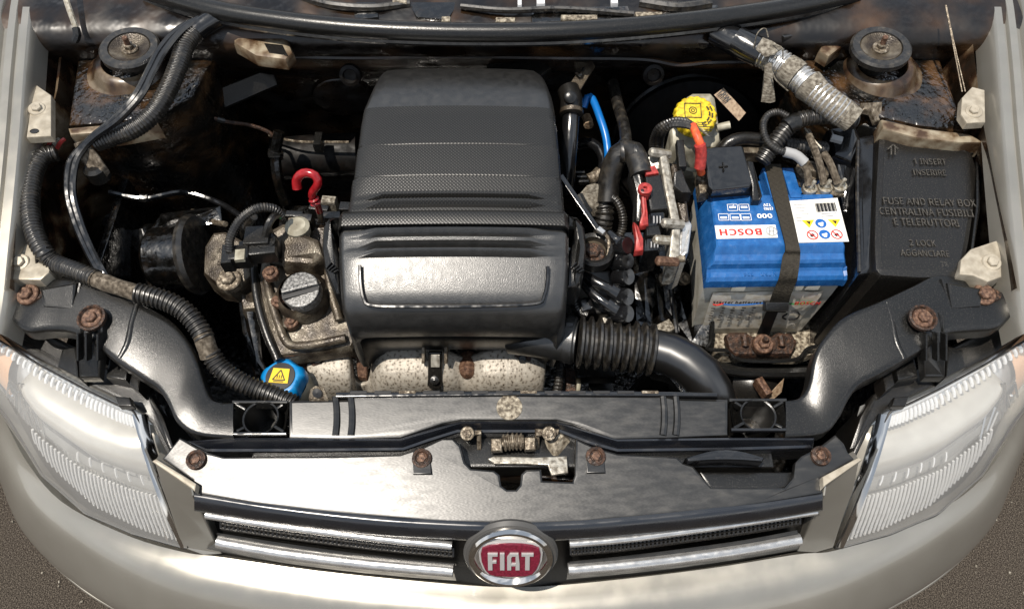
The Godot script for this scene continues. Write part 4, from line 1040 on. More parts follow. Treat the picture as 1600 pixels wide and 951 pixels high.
	mb = MB.new(); tube(mb, path([[464, 294, 0.925], [463, 282, 0.935], [470, 272, 0.945], [482, 270, 0.948], [494, 276, 0.945], [496, 288, 0.935], [488, 300, 0.92], [488, 308, 0.91], [494, 318, 0.895], [499, 330, 0.87]]), 0.0062, 12, 0.0, 0.0, 0.0046); obj("handle", mb, M.dipstick_red, d)
	for q in [[490, 311, 0.908], [493, 317, 0.898]]:
		mb = MB.new(); lathe(mb, spot(q[0], q[1], q[2]), Vector3(-0.25, 1, -0.3), [[0.0055, -0.002], [0.0074, 0], [0.0055, 0.002]], 14); obj("collar", mb, M.dipstick_red, d)
	mb = MB.new(); tube(mb, path([[498, 328, 0.875], [502, 345, 0.83]]), 0.004, 8); obj("guide_tube", mb, M.dirty_zinc, d)
	# small fittings along the back of the head
	var c := thing("injector_rail", "cluster of small black connectors and pale blocks behind the valve cover", "fuel rail", spot(520, 335, 0.80))
	for q in [[462, 340, 26, 10, "satin_black"], [462, 352, 20, 12, "dirty_zinc"], [515, 318, 22, 12, "pale_tape"], [500, 330, 30, 10, "satin_black"], [520, 342, 26, 12, "hose_rubber"], [540, 328, 16, 14, "satin_black"], [480, 346, 18, 12, "hose_rubber"]]:
		mb = MB.new(); box(mb, spot(q[0], q[1], 0.835), Vector3(q[2] * 0.00095, 0.022, q[3] * 0.0011), Basis(UP, rng.randf_range(-0.2, 0.2)), 0.003); obj("fitting", mb, M[q[4]], c)
	mb = MB.new(); lathe(mb, spot(465, 356, 0.845), UP, [[0.016, -0.01], [0.017, 0.004], [0.012, 0.008], [0.0005, 0.008]], 18); obj("vent_cap", mb, M.milky_plastic, c)
	# heat shield over the exhaust manifold
	var hs := thing("heat_shield", "pale speckled sheet metal heat shield below the front of the air cleaner", "heat shield", spot(660, 580, 0.66))
	mb = MB.new()
	var tops := [[478, 545, 0.735], [500, 542, 0.74], [535, 543, 0.742], [548, 548, 0.735], [556, 592, 0.70], [575, 592, 0.70], [588, 546, 0.74], [620, 542, 0.748], [660, 540, 0.75], [700, 552, 0.742], [728, 560, 0.728], [756, 552, 0.742], [800, 545, 0.745], [835, 547, 0.74], [853, 560, 0.725], [850, 580, 0.70]]
	var r0 := PackedVector3Array(); var r1 := PackedVector3Array(); var r2 := PackedVector3Array(); var r3 := PackedVector3Array()
	for q in tops:
		r3.append(spot(q[0], q[1] - 4, q[2] - 0.006)); r2.append(spot(q[0], q[1] + 4, q[2]))
		r1.append(spot(lerpf(q[0], 660, 0.02), lerpf(q[1], 622, 0.75), q[2] - 0.022)); r0.append(spot(lerpf(q[0], 660, 0.05), 650, 0.62))
	patch(mb, [r0, r1, r2, r3], 90, 18)
	obj("shield_sheet", mb, M.heat_shield, hs, 50.0)
	for q in [[497, 560, 0.736], [816, 560, 0.738]]:
		mb = MB.new(); lathe(mb, spot(q[0], q[1], q[2]), Vector3(0, 0.8, 0.6), [[0.0135, 0], [0.012, 0.004], [0.008, 0.005], [0.0005, 0.005]], 20); obj("washer", mb, M.dark_rust, hs)
		bolt_part("bolt", hs, spot(q[0], q[1], q[2] + 0.005), Vector3(0, 0.8, 0.6), 0.0062, M.dusty_black, false)
	mb = MB.new(); plate(mb, path([[555, 546, 0.735], [590, 540, 0.74], [584, 552, 0.733], [574, 558, 0.728], [572, 590, 0.71], [558, 588, 0.71]]), Vector3(0, -0.012, 0), 0.003); obj("manifold_ear", mb, M.rusty_steel, hs)
	mb = MB.new(); lathe(mb, spot(731, 575, 0.722), Vector3(0, 0.5, 0.9), [[0.016, -0.02], [0.014, 0.004], [0.009, 0.014], [0.0005, 0.017]], 16); obj("exhaust_stud", mb, M.rusty_steel, hs)
	mb = MB.new(); plate(mb, path([[669, 550, 0.765], [690, 550, 0.765], [691, 602, 0.73], [686, 608, 0.727], [672, 608, 0.727], [667, 602, 0.73]]), Vector3(0, -0.008, -0.006), 0.003); var cl := obj("spring_clip", mb, M.dusty_black, hs)
	mb = MB.new(); plate(mb, path([[673, 554, 0.7655], [687, 554, 0.7655], [687, 574, 0.753], [673, 574, 0.753]]), Vector3(0, -0.004, -0.003), 0.001); obj("clip_slot", mb, M.machined_alloy, cl)
	mb = MB.new(); lathe(mb, spot(679, 594, 0.737), Vector3(0, 0.85, 0.5), [[0.007, 0], [0.006, 0.003], [0.0005, 0.004]], 16); obj("clip_button", mb, M.satin_black, cl)
	for u in [662, 697]:
		mb = MB.new(); bar(mb, spot(u, 538, 0.77), spot(u, 566, 0.752), 0.0045, 0.014); obj("clip_guide", mb, M.dirty_zinc, hs)

# ==================================================================== air cleaner and its duct
func hump(rows: Array, drop: float, shoulder: float) -> Array:
	var out := []
	for q in rows:
		var a := spot(q[0], q[2], q[3]); var b := spot(q[1], q[2], q[3])
		var w: Vector3 = b - a
		var r := PackedVector3Array()
		r.append(a + Vector3(-0.004, -drop, 0)); r.append(a + Vector3(-0.002, -shoulder, 0)); r.append(a + Vector3(0.0015, -shoulder * 0.35, 0)); r.append(a + Vector3(shoulder * 0.45, -shoulder * 0.06, 0))
		for k in range(1, 12):
			var t := k / 12.0
			r.append(a + w * t + UP * (0.004 * sin(PI * t) + (q[4] if k > 1 and k < 11 and q.size() > 4 else 0.0)))
		r.append(b + Vector3(-shoulder * 0.45, -shoulder * 0.06, 0)); r.append(b + Vector3(-0.0015, -shoulder * 0.35, 0)); r.append(b + Vector3(0.002, -shoulder, 0)); r.append(b + Vector3(0.004, -drop, 0))
		out.append(r)
	return out

func smooth_rows(rows: Array, per: int) -> Array:
	var out := []
	var n: int = rows[0].size()
	for j in (rows.size() - 1) * per + 1: out.append(PackedVector3Array())
	for i in n:
		var c := PackedVector3Array()
		for r in rows: c.append(r[i])
		var s := spline(c, (rows.size() - 1) * per)
		for j in s.size(): out[j].append(s[j])
	return out

func build_airbox():
	var a := thing("air_filter_housing", "big black ribbed air cleaner box in the middle of the bay", "air filter housing", spot(710, 400, 0.70))
	# rear lid with the moulded weave; rows run from its front edge to the back
	var mb := MB.new()
	var plain_back := [[566, 866, 168, 0.950], [577, 861, 142, 0.949], [588, 852, 120, 0.940], [596, 842, 110, 0.925], [600, 838, 112, 0.88]]
	var weave := [[534, 886, 346, 0.938], [538, 884, 334, 0.940], [541, 882, 327, 0.941], [542, 881, 322, 0.941, 0.008], [543, 881, 318, 0.941, 0.008], [543, 880, 314, 0.942], [544, 880, 311, 0.942, 0.008], [545, 879, 307, 0.942, 0.008], [546, 879, 302, 0.943], [548, 877, 278, 0.947], [550, 876, 276, 0.947, -0.0012], [551, 876, 274, 0.947], [556, 873, 229, 0.951], [557, 872, 227, 0.951, -0.0012], [558, 872, 225, 0.951], [563, 868, 184, 0.9505], [564, 867, 182, 0.9505, -0.0012], [566, 866, 168, 0.950]]
	var h := hump(weave, 0.10, 0.016)
	mb.grid(h); var lid := obj("lid", mb, M.moulded_weave, a, 32.0)
	mb = MB.new(); mb.grid(smooth_rows(hump(plain_back, 0.10, 0.016), 4)); obj("lid_back", mb, M.lid_plastic, lid, 50.0)
	# flange band across, in the same weave
	mb = MB.new(); mb.grid(smooth_rows(hump([[528, 887, 357, 0.930], [528, 887, 354, 0.944], [529, 887, 349, 0.947], [530, 886, 336, 0.949], [531, 886, 332, 0.946], [532, 886, 330, 0.932]], 0.06, 0.008), 2)); obj("flange_band", mb, M.moulded_weave, a, 32.0)
	# front cover: folds, then the worn facet with its outlined panel, then round and down
	var front := [[566, 858, 528, 0.80], [556, 864, 527, 0.83], [548, 869, 515, 0.856], [540, 876, 495, 0.880], [535, 882, 478, 0.893], [532, 884, 455, 0.902], [530, 886, 425, 0.911], [529, 887, 408, 0.916], [529, 887, 404, 0.917], [529, 887, 401, 0.9175, 0.009], [529, 887, 396, 0.920, 0.009], [529, 887, 393, 0.921], [529, 887, 388, 0.924], [529, 887, 384, 0.925, 0.009], [529, 887, 379, 0.927, 0.009], [529, 887, 376, 0.928], [529, 887, 371, 0.930], [529, 887, 367, 0.931, 0.006], [529, 887, 362, 0.934, 0.006], [529, 887, 358, 0.934], [529, 887, 354, 0.935]]
	mb = MB.new(); mb.grid(hump(front, 0.085, 0.014)); var fc := obj("front_cover", mb, M.lid_plastic, a, 42.0)
	var groove := []
	for q in [[562, 414, 0.9165], [563, 440, 0.9085], [568, 466, 0.900], [580, 477, 0.8965], [640, 479, 0.897], [760, 478, 0.897], [838, 474, 0.8985], [850, 462, 0.9015], [855, 440, 0.9085], [856, 416, 0.916]]: groove.append([q[0], q[1], q[2] + 0.0035])
	mb = MB.new(); tube(mb, path(groove), 0.0022, 6); obj("panel_outline", mb, M.gloss_black, fc)
	# lower body under the lid
	mb = MB.new(); mb.grid(smooth_rows(hump([[600, 820, 548, 0.755], [572, 850, 540, 0.785], [556, 868, 524, 0.815], [545, 880, 490, 0.835]], 0.05, 0.012), 3)); obj("lower_body", mb, M.satin_black, a, 45.0)
	# crescent-shaped ears with their clips
	for right in [false, true]:
		var ear := [[530, 336, 0.925], [512, 338, 0.92], [503, 352, 0.915], [501, 385, 0.905], [505, 415, 0.895], [514, 438, 0.885], [522, 456, 0.875], [531, 456, 0.875], [530, 400, 0.895], [524, 372, 0.905], [520, 356, 0.912], [530, 352, 0.918]]
		if right: ear = [[887, 334, 0.925], [904, 336, 0.92], [914, 352, 0.915], [917, 385, 0.905], [914, 412, 0.895], [908, 436, 0.885], [902, 446, 0.88], [886, 446, 0.88], [888, 400, 0.895], [894, 372, 0.905], [897, 356, 0.912], [887, 352, 0.918]]
		mb = MB.new(); plate(mb, path(ear), Vector3(0, -0.045, 0), 0.008); obj("side_ear", mb, M.satin_black, a, 45.0)
		for k in 4:
			mb = MB.new(); var u := (509.0 if not right else 892.0) + k * 4
			bar(mb, spot(u, 420 + k * 2, 0.896 - 0.001 * k), spot(u + 9, 410 + k * 4, 0.896 - 0.001 * k), 0.002, 0.004); obj("ear_rib", mb, M.satin_black, a)
	# intake hose
	var t := thing("intake_hose", "black corrugated intake hose curving from the air cleaner down to the crossmember", "hose", spot(1000, 560, 0.66))
	mb = MB.new(); tube(mb, path([[800, 520, 0.775], [850, 526, 0.785], [902, 533, 0.79]]), 0.029, 24); var sn := obj("snout", mb, M.lid_plastic, t)
	mb = MB.new(); lathe(mb, spot(893, 531, 0.79), spot(902, 533, 0.79) - spot(850, 526, 0.785), [[0.0315, -0.008], [0.0322, -0.006], [0.0322, 0.004], [0.0300, 0.006]], 28); obj("collar", mb, M.lid_plastic, sn)
	mb = MB.new(); box(mb, spot(890, 516, 0.818), Vector3(0.010, 0.004, 0.020), Basis(Vector3(1, 0, 0), 0.35), 0.001); obj("collar_slot", mb, M.ink_black, sn)
	mb = MB.new(); tube(mb, path([[902, 533, 0.79], [940, 537, 0.788], [980, 541, 0.785], [1022, 547, 0.782]]), 0.0285, 26, 0.0118, 0.0070); obj("bellows", mb, M.hose_rubber, t, 50.0)
	mb = MB.new(); tube(mb, path([[1018, 546, 0.782], [1055, 556, 0.783], [1090, 580, 0.780], [1112, 612, 0.768], [1124, 650, 0.740], [1128, 690, 0.69]]), 0.0285, 24); obj("elbow", mb, M.hose_gloss, t, 50.0)

# ==================================================================== battery
func build_battery():
	var b := thing("car_battery", "blue-topped car battery with a grey case, strapped upright beside the fuse box", "battery", spot(1210, 480, 0.66))
	var y := 0.855
	var bl := spot(1091, 268, y); var br := spot(1308, 264, y); var fl := spot(1113, 405, y); var fr := spot(1335, 403, y)
	var along := ((fl - bl) + (fr - br)) * 0.5; var across := ((br - bl) + (fr - fl)) * 0.5
	bl = (bl + br + fl + fr) * 0.25 - along * 0.5 - across * 0.5
	var at := func(s: float, t: float, hh: float) -> Vector3: return Vector3(bl.x + across.x * s + along.x * t, hh, bl.z + across.z * s + along.z * t)
	var prof := [[1.08, 0.805, 0.0], [1.08, 0.812, 0.0], [1.075, 0.819, 0.004], [1.05, 0.824, 0.006], [1.005, 0.826, 0.008], [0.985, 0.829, 0.008], [0.975, 0.838, 0.010], [0.955, 0.842, 0.012], [0.905, 0.845, 0.014], [0.865, 0.854, 0.018], [0.85, 0.8555, 0.020], [0.30, 0.8555, 0.020], [0.275, 0.852, 0.020], [0.262, 0.836, 0.018], [0.02, 0.835, 0.010], [0.0, 0.832, 0.004], [0.0, 0.805, 0.0]]
	var rows := []
	for q in prof:
		var r := PackedVector3Array()
		var i: float = q[2]
		r.append(at.call(0.0 + i * 0.3, q[0], 0.805)); r.append(at.call(0.0 + i * 0.5, q[0], minf(q[1], 0.822))); r.append(at.call(0.0 + i, q[0], minf(q[1], 0.829)))
		r.append(at.call(0.012 + i * 2.2, q[0], q[1] - 0.002)); r.append(at.call(0.02 + i * 2.4, q[0], q[1]))
		r.append(at.call(0.98 - i * 2.4, q[0], q[1])); r.append(at.call(0.988 - i * 2.2, q[0], q[1] - 0.002)); r.append(at.call(1.0 - i, q[0], minf(q[1], 0.829)))
		r.append(at.call(1.0 - i * 0.5, q[0], minf(q[1], 0.822))); r.append(at.call(1.0 - i * 0.3, q[0], 0.805))
		rows.append(r)
	var mb := MB.new(); mb.grid(rows); var lid := obj("lid", mb, M.battery_blue, b, 24.0)
	# grey case, slightly narrower towards its foot
	mb = MB.new()
	var ring := func(i: float, hh: float) -> PackedVector3Array: return PackedVector3Array([at.call(i, 1.05 - i * 0.5, hh), at.call(1.0 - i, 1.05 - i * 0.5, hh), at.call(1.0 - i, 0.02, hh), at.call(i, 0.02, hh)])
	mb.grid([ring.call(0.075, 0.655), ring.call(0.06, 0.668), ring.call(0.02, 0.775), ring.call(0.015, 0.807)], true); var cs := obj("case", mb, M.case_grey, b, 20.0)
	for u in [1170, 1262, 1288]:
		mb = MB.new(); box(mb, at.call((u - 1113) / 222.0, 1.06, 0.801), Vector3(0.018, 0.012, 0.006)); obj("case_lug", mb, M.case_grey, cs)
	# terminal recess walls, handle slot
	mb = MB.new(); plate(mb, flat([[1192, 262], [1204, 262], [1220, 309], [1206, 309]], 0.8575), Vector3(0, -0.02, 0), 0.001); obj("lid_block", mb, M.battery_blue, lid)
	mb = MB.new(); plate(mb, flat([[1222, 262], [1240, 262], [1254, 308], [1236, 308]], 0.8575), Vector3(0, -0.02, 0), 0.001); obj("lid_block", mb, M.battery_blue, lid)
	# flat print on the top
	var yp := 0.8565
	var decal := func(nm: String, a: Array, m: Material, lift := 0.0):
		var m2 := MB.new(); plate(m2, flat(a, yp + lift), Vector3(0, -0.0006, 0), 0.0, false); return obj(nm, m2, m, lid)
	decal.call("warning_label", [[1231, 314], [1309, 309], [1327, 377], [1247, 379]], M.label_white)
	decal.call("name_label", [[1117, 352], [1212, 351], [1216, 371], [1120, 373]], M.label_white)
	var xd: Vector3 = -across.normalized(); var yd: Vector3 = along.normalized()
	words("lettering", "BOSCH", spot(1158, 362, yp + 0.0006), xd, yd, 0.0105, 0.0004, M.ink_red, lid, 1.25, "Droid Sans", 700)
	var ringm := MB.new(); lathe(ringm, spot(1206, 361, yp + 0.0004), UP, [[0.0078, 0], [0.0078, 0.0004], [0.0066, 0.0004], [0.0066, 0]], 24); obj("armature_mark", ringm, M.ink_grey, lid)
	ringm = MB.new()
	for s in [-1, 1]: bar(ringm, spot(1206 + 3.2 * s, 356, yp + 0.0006), spot(1206 + 3.2 * s, 366, yp + 0.0006), 0.0016, 0.0004, UP, 0.0)
	bar(ringm, spot(1203, 361, yp + 0.0006), spot(1209, 361, yp + 0.0006), 0.0014, 0.0004, UP, 0.0)
	obj("armature_mark", ringm, M.ink_grey, lid)
	words("lettering", "000", spot(1195, 337, yp + 0.0006), xd, yd, 0.0075, 0.0004, M.ink_white, lid, 1.25, "Droid Sans", 700)
	words("lettering", "(EN)", spot(1201, 326, yp + 0.0006), xd, yd, 0.0046, 0.0004, M.ink_white, lid, 1.0, "Droid Sans", 700)
	words("lettering", "12V", spot(1199, 320, yp + 0.0006), xd, yd, 0.0046, 0.0004, M.ink_white, lid, 1.0, "Droid Sans", 700)
	for k in 5:
		var q: Array = [[1145, 324], [1163, 324], [1131, 339], [1149, 339], [1166, 339]][k]
		var m3 := MB.new()
		var c0 := spot(q[0], q[1], yp)
		for e in [[-1, -1, 1, -1], [1, -1, 1, 1], [1, 1, -1, 1], [-1, 1, -1, -1]]:
			bar(m3, c0 + xd * 0.0068 * e[0] + yd * 0.0055 * e[1], c0 + xd * 0.0068 * e[2] + yd * 0.0055 * e[3], 0.0008, 0.0004, UP, 0.0)
		box(m3, c0 + yd * (0.001 if k > 1 else -0.0005), Vector3(0.009, 0.0004, 0.0034), Basis(UP, 0.0), 0.0)
		obj("pictogram", m3, M.ink_white, lid)
	words("lettering", "7", spot(1146, 322, yp + 0.0010), xd, yd, 0.006, 0.0004, M.ink_white, lid)
	# warning signs on the white label
	for q in [[1264, 349], [1305, 348]]:
		var m4 := MB.new(); var c0 := spot(q[0], q[1], yp + 0.0008)
		plate(m4, PackedVector3Array([c0 + xd * 0.0085 - yd * 0.006, c0 - xd * 0.0085 - yd * 0.006, c0 + yd * 0.007]), Vector3(0, -0.0005, 0), 0.0, false)
		var w := obj("warning_triangle", m4, M.label_yellow, lid)
		m4 = MB.new(); plate(m4, PackedVector3Array([c0 + xd * 0.003 - yd * 0.004 + UP * 0.0004, c0 - xd * 0.003 - yd * 0.003 + UP * 0.0004, c0 - xd * 0.001 + yd * 0.002 + UP * 0.0004]), Vector3(0, -0.0003, 0), 0.0, false); obj("warning_symbol", m4, M.ink_black, lid)
	for q in [[1283, 349], [1289, 366]]:
		var m4 := MB.new(); lathe(m4, spot(q[0], q[1], yp + 0.0003), UP, [[0.0075, 0], [0.0075, 0.0005], [0.0005, 0.0005]], 24); obj("mandatory_sign", m4, M.ink_blue, lid)
		m4 = MB.new(); box(m4, spot(q[0], q[1], yp + 0.0011), Vector3(0.0075, 0.0003, 0.003), Basis(UP, 0.3), 0.0); lathe(m4, spot(q[0] + 1, q[1] + 2, yp + 0.0010), UP, [[0.0026, 0], [0.0005, 0.0002]], 14); obj("sign_symbol", m4, M.ink_white, lid)
	for q in [[1270, 367], [1308, 366]]:
		var m4 := MB.new(); lathe(m4, spot(q[0], q[1], yp + 0.0003), UP, [[0.0078, 0], [0.0078, 0.0005], [0.0064, 0.0005], [0.0064, 0]], 24)
		var c0 := spot(q[0], q[1], yp + 0.0009); bar(m4, c0 + (xd - yd) * 0.0048, c0 - (xd - yd) * 0.0048, 0.0013, 0.0004, UP, 0.0); obj("prohibition_sign", m4, M.ink_red, lid)
		m4 = MB.new(); box(m4, c0 - UP * 0.0003, Vector3(0.0055, 0.0003, 0.004), Basis(UP, 0.6), 0.0); obj("sign_symbol", m4, M.ink_black, lid)
	var bc := MB.new()
	for i in 17:
		var u := 1274.0 + i * 1.9
		bar(bc, spot(u, 318 - (u - 1274) * 0.05, yp + 0.0005), spot(u + 3.4, 331 - (u - 1274) * 0.05, yp + 0.0005), 0.0006 + 0.0006 * float((i * 7) % 3), 0.0004, UP, 0.0)
	var bo := obj("barcode", bc, M.ink_black, lid); bo.set_meta("kind", "stuff")
	bc = MB.new()
	for k in 6: bar(bc, spot(1240 + k * 1.2, 320 + k * 5.0, yp + 0.0005), spot(1262 + k * 0.6 - (k % 3) * 3, 319 + k * 5.0, yp + 0.0005), 0.0008, 0.0003, UP, 0.0)
	for k in 2: bar(bc, spot(1284, 334 + k * 4, yp + 0.0005), spot(1308 - k * 5, 332.5 + k * 4, yp + 0.0005), 0.0012, 0.0003, UP, 0.0)
	bo = obj("small_print", bc, M.ink_grey, lid); bo.set_meta("kind", "stuff")
	words("embossed_mark", "226", at.call(0.30, 1.025, 0.8255), xd, yd, 0.006, 0.0008, M.battery_blue, lid)
	words("embossed_mark", "NC2O", at.call(0.44, 1.025, 0.8255), xd, yd, 0.006, 0.0008, M.battery_blue, lid)
	# paper label on the front of the case
	var zf: float = at.call(0.5, 1.045, 0).z
	var fp := func(s: float, hh: float, out: float) -> Vector3:
		var i := 0.02 + maxf(0.0, 0.775 - hh) * 0.42
		var v: Vector3 = at.call(lerpf(0.02 + i, 0.98 - i, s), 1.05 - i * 0.5, hh)
		return v + Vector3(0, 0, 0.0015 + out)
	mb = MB.new(); rows = []
	for j in 9:
		var r := PackedVector3Array()
		for k in 17: r.append(fp.call(lerpf(0.06, 0.93, k / 16.0), lerpf(0.676, 0.786, j / 8.0), 0.0010 * sin(k * 1.3 + j) * (1.6 if k > 11 else 0.4) + 0.001))
		rows.append(r)
	mb.grid(rows); var fl2 := obj("front_label", mb, M.old_label, cs, 60.0)
	words("lettering", "Starter batteries", fp.call(0.27, 0.767, 0.0065), Vector3(1, 0, 0), UP, 0.0062, 0.0004, M.ink_black, fl2, 1.0, "Droid Sans", 700)
	words("lettering", "BOSCH", fp.call(0.84, 0.763, 0.0075), Vector3(1, 0, 0), UP, 0.0075, 0.0004, M.ink_red, fl2, 1.1, "Droid Sans", 700)
	for q in [[0.09, 0.17, "ink_red"], [0.17, 0.55, "ink_blue"], [0.70, 0.90, "ink_green"]]:
		var pts := PackedVector3Array()
		for k in 6: pts.append(fp.call(lerpf(q[0], q[1], k / 5.0), 0.757 - 0.003 * sin(k * 0.9), 0.0035))
		mb = MB.new(); tube(mb, pts, 0.0011, 5); obj("printed_line", mb, M[q[2]], fl2)
	mb = MB.new()
	for i in 5:
		for k in 6:
			var c0: Vector3 = fp.call(0.10 + i * 0.085, 0.745 - k * 0.0072, 0.0035); box(mb, c0, Vector3(0.0055 - 0.0012 * float((i + k) % 3), 0.0018, 0.0004), Basis(), 0.0)
	bo = obj("small_print", mb, M.ink_black, fl2); bo.set_meta("kind", "stuff")
	mb = MB.new()
	for k in 3:
		var t0 := TAU * k / 3.0 + 0.4
		tube(mb, PackedVector3Array([fp.call(0.80, 0.722, 0.0055) + Vector3(cos(t0), sin(t0), 0) * 0.011, fp.call(0.80, 0.722, 0.0055) + Vector3(cos(t0 + 0.9), sin(t0 + 0.9), 0) * 0.013, fp.call(0.80, 0.722, 0.0055) + Vector3(cos(t0 + 1.7), sin(t0 + 1.7), 0) * 0.011]), 0.0013, 5)
	obj("recycling_mark", mb, M.ink_black, fl2)
	# positive terminal cover
	var c := thing("positive_terminal_cover", "glossy black flap with a plus sign over the battery's positive terminal", "terminal cover", spot(1140, 270, 0.86))
	mb = MB.new(); plate(mb, path([[1099, 234, 0.893], [1104, 229, 0.894], [1158, 226, 0.894], [1163, 230, 0.893], [1176, 284, 0.885], [1172, 291, 0.883], [1114, 297, 0.883], [1107, 290, 0.884]]), Vector3(0, -0.012, 0), 0.003); obj("flap", mb, M.gloss_black, c, 30.0)
	mb = MB.new(); plate(mb, path([[1166, 250, 0.885], [1178, 252, 0.884], [1192, 305, 0.872], [1188, 312, 0.868], [1176, 312, 0.868], [1176, 290, 0.875]]), Vector3(0, -0.012, 0), 0.002); obj("hinge_side", mb, M.satin_black, c)
	mb = MB.new(); plate(mb, path([[1108, 298, 0.872], [1172, 292, 0.873], [1174, 306, 0.855], [1112, 310, 0.855]]), Vector3(0, -0.006, -0.006), 0.001); obj("front_skirt", mb, M.ink_black, c)
	mb = MB.new()
	bar(mb, spot(1124, 260, 0.8905), spot(1138, 259, 0.8905), 0.0022, 0.002); bar(mb, spot(1130, 253, 0.8908), spot(1132, 266, 0.8908), 0.0022, 0.002); obj("plus_sign", mb, M.dusty_black, c)
	mb = MB.new(); plate(mb, path([[1090, 268, 0.868], [1106, 262, 0.868], [1110, 298, 0.862], [1094, 302, 0.862]]), Vector3(0, -0.02, 0), 0.002); obj("clamp_end", mb, M.dirty_zinc, c)
	bolt_part("nut", c, spot(1099, 276, 0.87), UP, 0.006, M.dirty_zinc)
	# negative clamp with three cable lugs
	var n := thing("negative_terminal_clamp", "corroded metal earth clamp with three studs and cable lugs on the battery corner", "battery clamp", spot(1285, 290, 0.84))
	mb = MB.new(); plate(mb, path([[1256, 290, 0.858], [1310, 282, 0.858], [1321, 286, 0.856], [1321, 304, 0.853], [1258, 306, 0.853]]), Vector3(0, -0.006, 0), 0.002); obj("lug_plate", mb, M.dirty_zinc, n)
	mb = MB.new(); lathe(mb, spot(1262, 270, 0.85), UP, [[0.018, -0.012], [0.018, 0.006], [0.012, 0.008], [0.011, 0.014], [0.0005, 0.015]], 22); obj("post_ring", mb, M.dirty_zinc, n)
	mb = MB.new(); box(mb, spot(1278, 268, 0.862), Vector3(0.03, 0.014, 0.016), Basis(UP, -0.4), 0.003); obj("clamp_jaw", mb, M.cast_alloy, n)
	for q in [[1266, 293], [1290, 292], [1313, 290]]:
		mb = MB.new(); hexbolt(mb, spot(q[0], q[1], 0.859), UP, 0.0062); obj("lug_nut", mb, M.zinc, n, 28.0)
		mb = MB.new(); stud(mb, spot(q[0], q[1], 0.862), Vector3(0.15, 1, 0), 0.0032, 0.014); obj("stud", mb, M.zinc, n)
	for q in [[[1264, 290, 0.866], [1262, 268, 0.878], [1252, 252, 0.885]], [[1288, 288, 0.866], [1283, 262, 0.88], [1276, 240, 0.89], [1262, 205, 0.885]], [[1310, 287, 0.866], [1303, 268, 0.875], [1296, 252, 0.88], [1288, 240, 0.88]]]:
		mb = MB.new(); tube(mb, path(q), 0.0052, 8); obj("cable_lug", mb, M.old_tape, n)
	# hold-down strap: over the top, down the front
	var s := thing("battery_strap", "woven black strap running over the blue battery and down its front", "strap", spot(1220, 400, 0.70))
	var wl := [[1195, 256, 0.86], [1206, 300, 0.860], [1217, 340, 0.8595], [1228, 384, 0.8595], [1224, 398, 0.8500], [1222, 410, 0.8450], [1218, 432, 0.832], [1213, 445, 0.815], [1206, 462, 0.795], [1200, 480, 0.76], [1198, 488, 0.745]]
	var wr := [[1220, 256, 0.86], [1231, 300, 0.860], [1240, 340, 0.8595], [1250, 386, 0.8595], [1251, 398, 0.8500], [1250, 410, 0.8450], [1247, 432, 0.832], [1243, 445, 0.815], [1236, 462, 0.795], [1231, 480, 0.76], [1228, 488, 0.745]]
	var band := func(l: Array, r: Array, thick: float) -> MB:
		var m2 := MB.new(); var pl := spline(path(l), 48); var pr := spline(path(r), 48)
		var lo_l := PackedVector3Array(); var lo_r := PackedVector3Array()
		for i in pl.size():
			lo_l.append(pl[i] - UP * thick); lo_r.append(pr[i] - UP * thick)
		m2.grid([lo_l, pl, pr, lo_r], false, true); return m2
	obj("webbing", band.call(wl, wr, 0.0022), M.webbing, s, 50.0)
	mb = MB.new(); box(mb, spot(1213, 478, 0.768), Vector3(0.034, 0.012, 0.014), Basis(Vector3(1, 0, 0), 0.7), 0.003); obj("buckle", mb, M.satin_black, s)
	obj("loose_end", band.call([[1198, 486, 0.745], [1190, 505, 0.71], [1183, 522, 0.675]], [[1216, 488, 0.745], [1208, 508, 0.71], [1202, 524, 0.675]], 0.002), M.ink_black, s, 50.0)
	# tray and hold-down clamp
	var t := thing("battery_tray", "black steel battery tray with a gritty pale ledge below the battery", "battery tray", spot(1200, 560, 0.60))
	mb = MB.new(); plate(mb, flat([[1060, 400], [1330, 400], [1322, 470], [1290, 545], [1250, 560], [1130, 556], [1104, 535], [1100, 480]], 0.655), Vector3(0, -0.02, 0), 0.004); obj("tray_floor", mb, M.gritty_ledge, t)
	mb = MB.new(); plate(mb, path([[1020, 330, 0.70], [1086, 330, 0.72], [1090, 400, 0.72], [1094, 475, 0.705], [1112, 486, 0.70], [1112, 545, 0.675], [1080, 535, 0.67], [1040, 480, 0.67]]), Vector3(0, -0.12, 0), 0.004); obj("tray_wall", mb, M.oily_black, t, 30.0)
	mb = MB.new(); tube(mb, path([[1086, 405, 0.725], [1088, 440, 0.722], [1094, 476, 0.715], [1112, 486, 0.708], [1112, 530, 0.682], [1106, 545, 0.672], [1140, 548, 0.672], [1160, 562, 0.665], [1240, 562, 0.665], [1262, 545, 0.672], [1282, 540, 0.675]]), 0.0032, 6); obj("tray_edge", mb, M.satin_black, t)
	mb = MB.new(); tube(mb, path([[1085, 545, 0.645], [1115, 570, 0.635], [1160, 580, 0.63], [1220, 582, 0.63], [1290, 580, 0.63]]), 0.009, 8); obj("tray_rail", mb, M.satin_black, t)
	for q in [[1038, 436, 0.72], [1070, 435, 0.73]]: bolt_part("bolt", t, spot(q[0], q[1], q[2]), Vector3(0.3, 0.8, 0.3), 0.006, M.dirty_zinc)
	var k := thing("battery_clamp_bracket", "rust brown hold-down clamp with a single nut at the foot of the battery", "clamp", spot(1190, 540, 0.66))
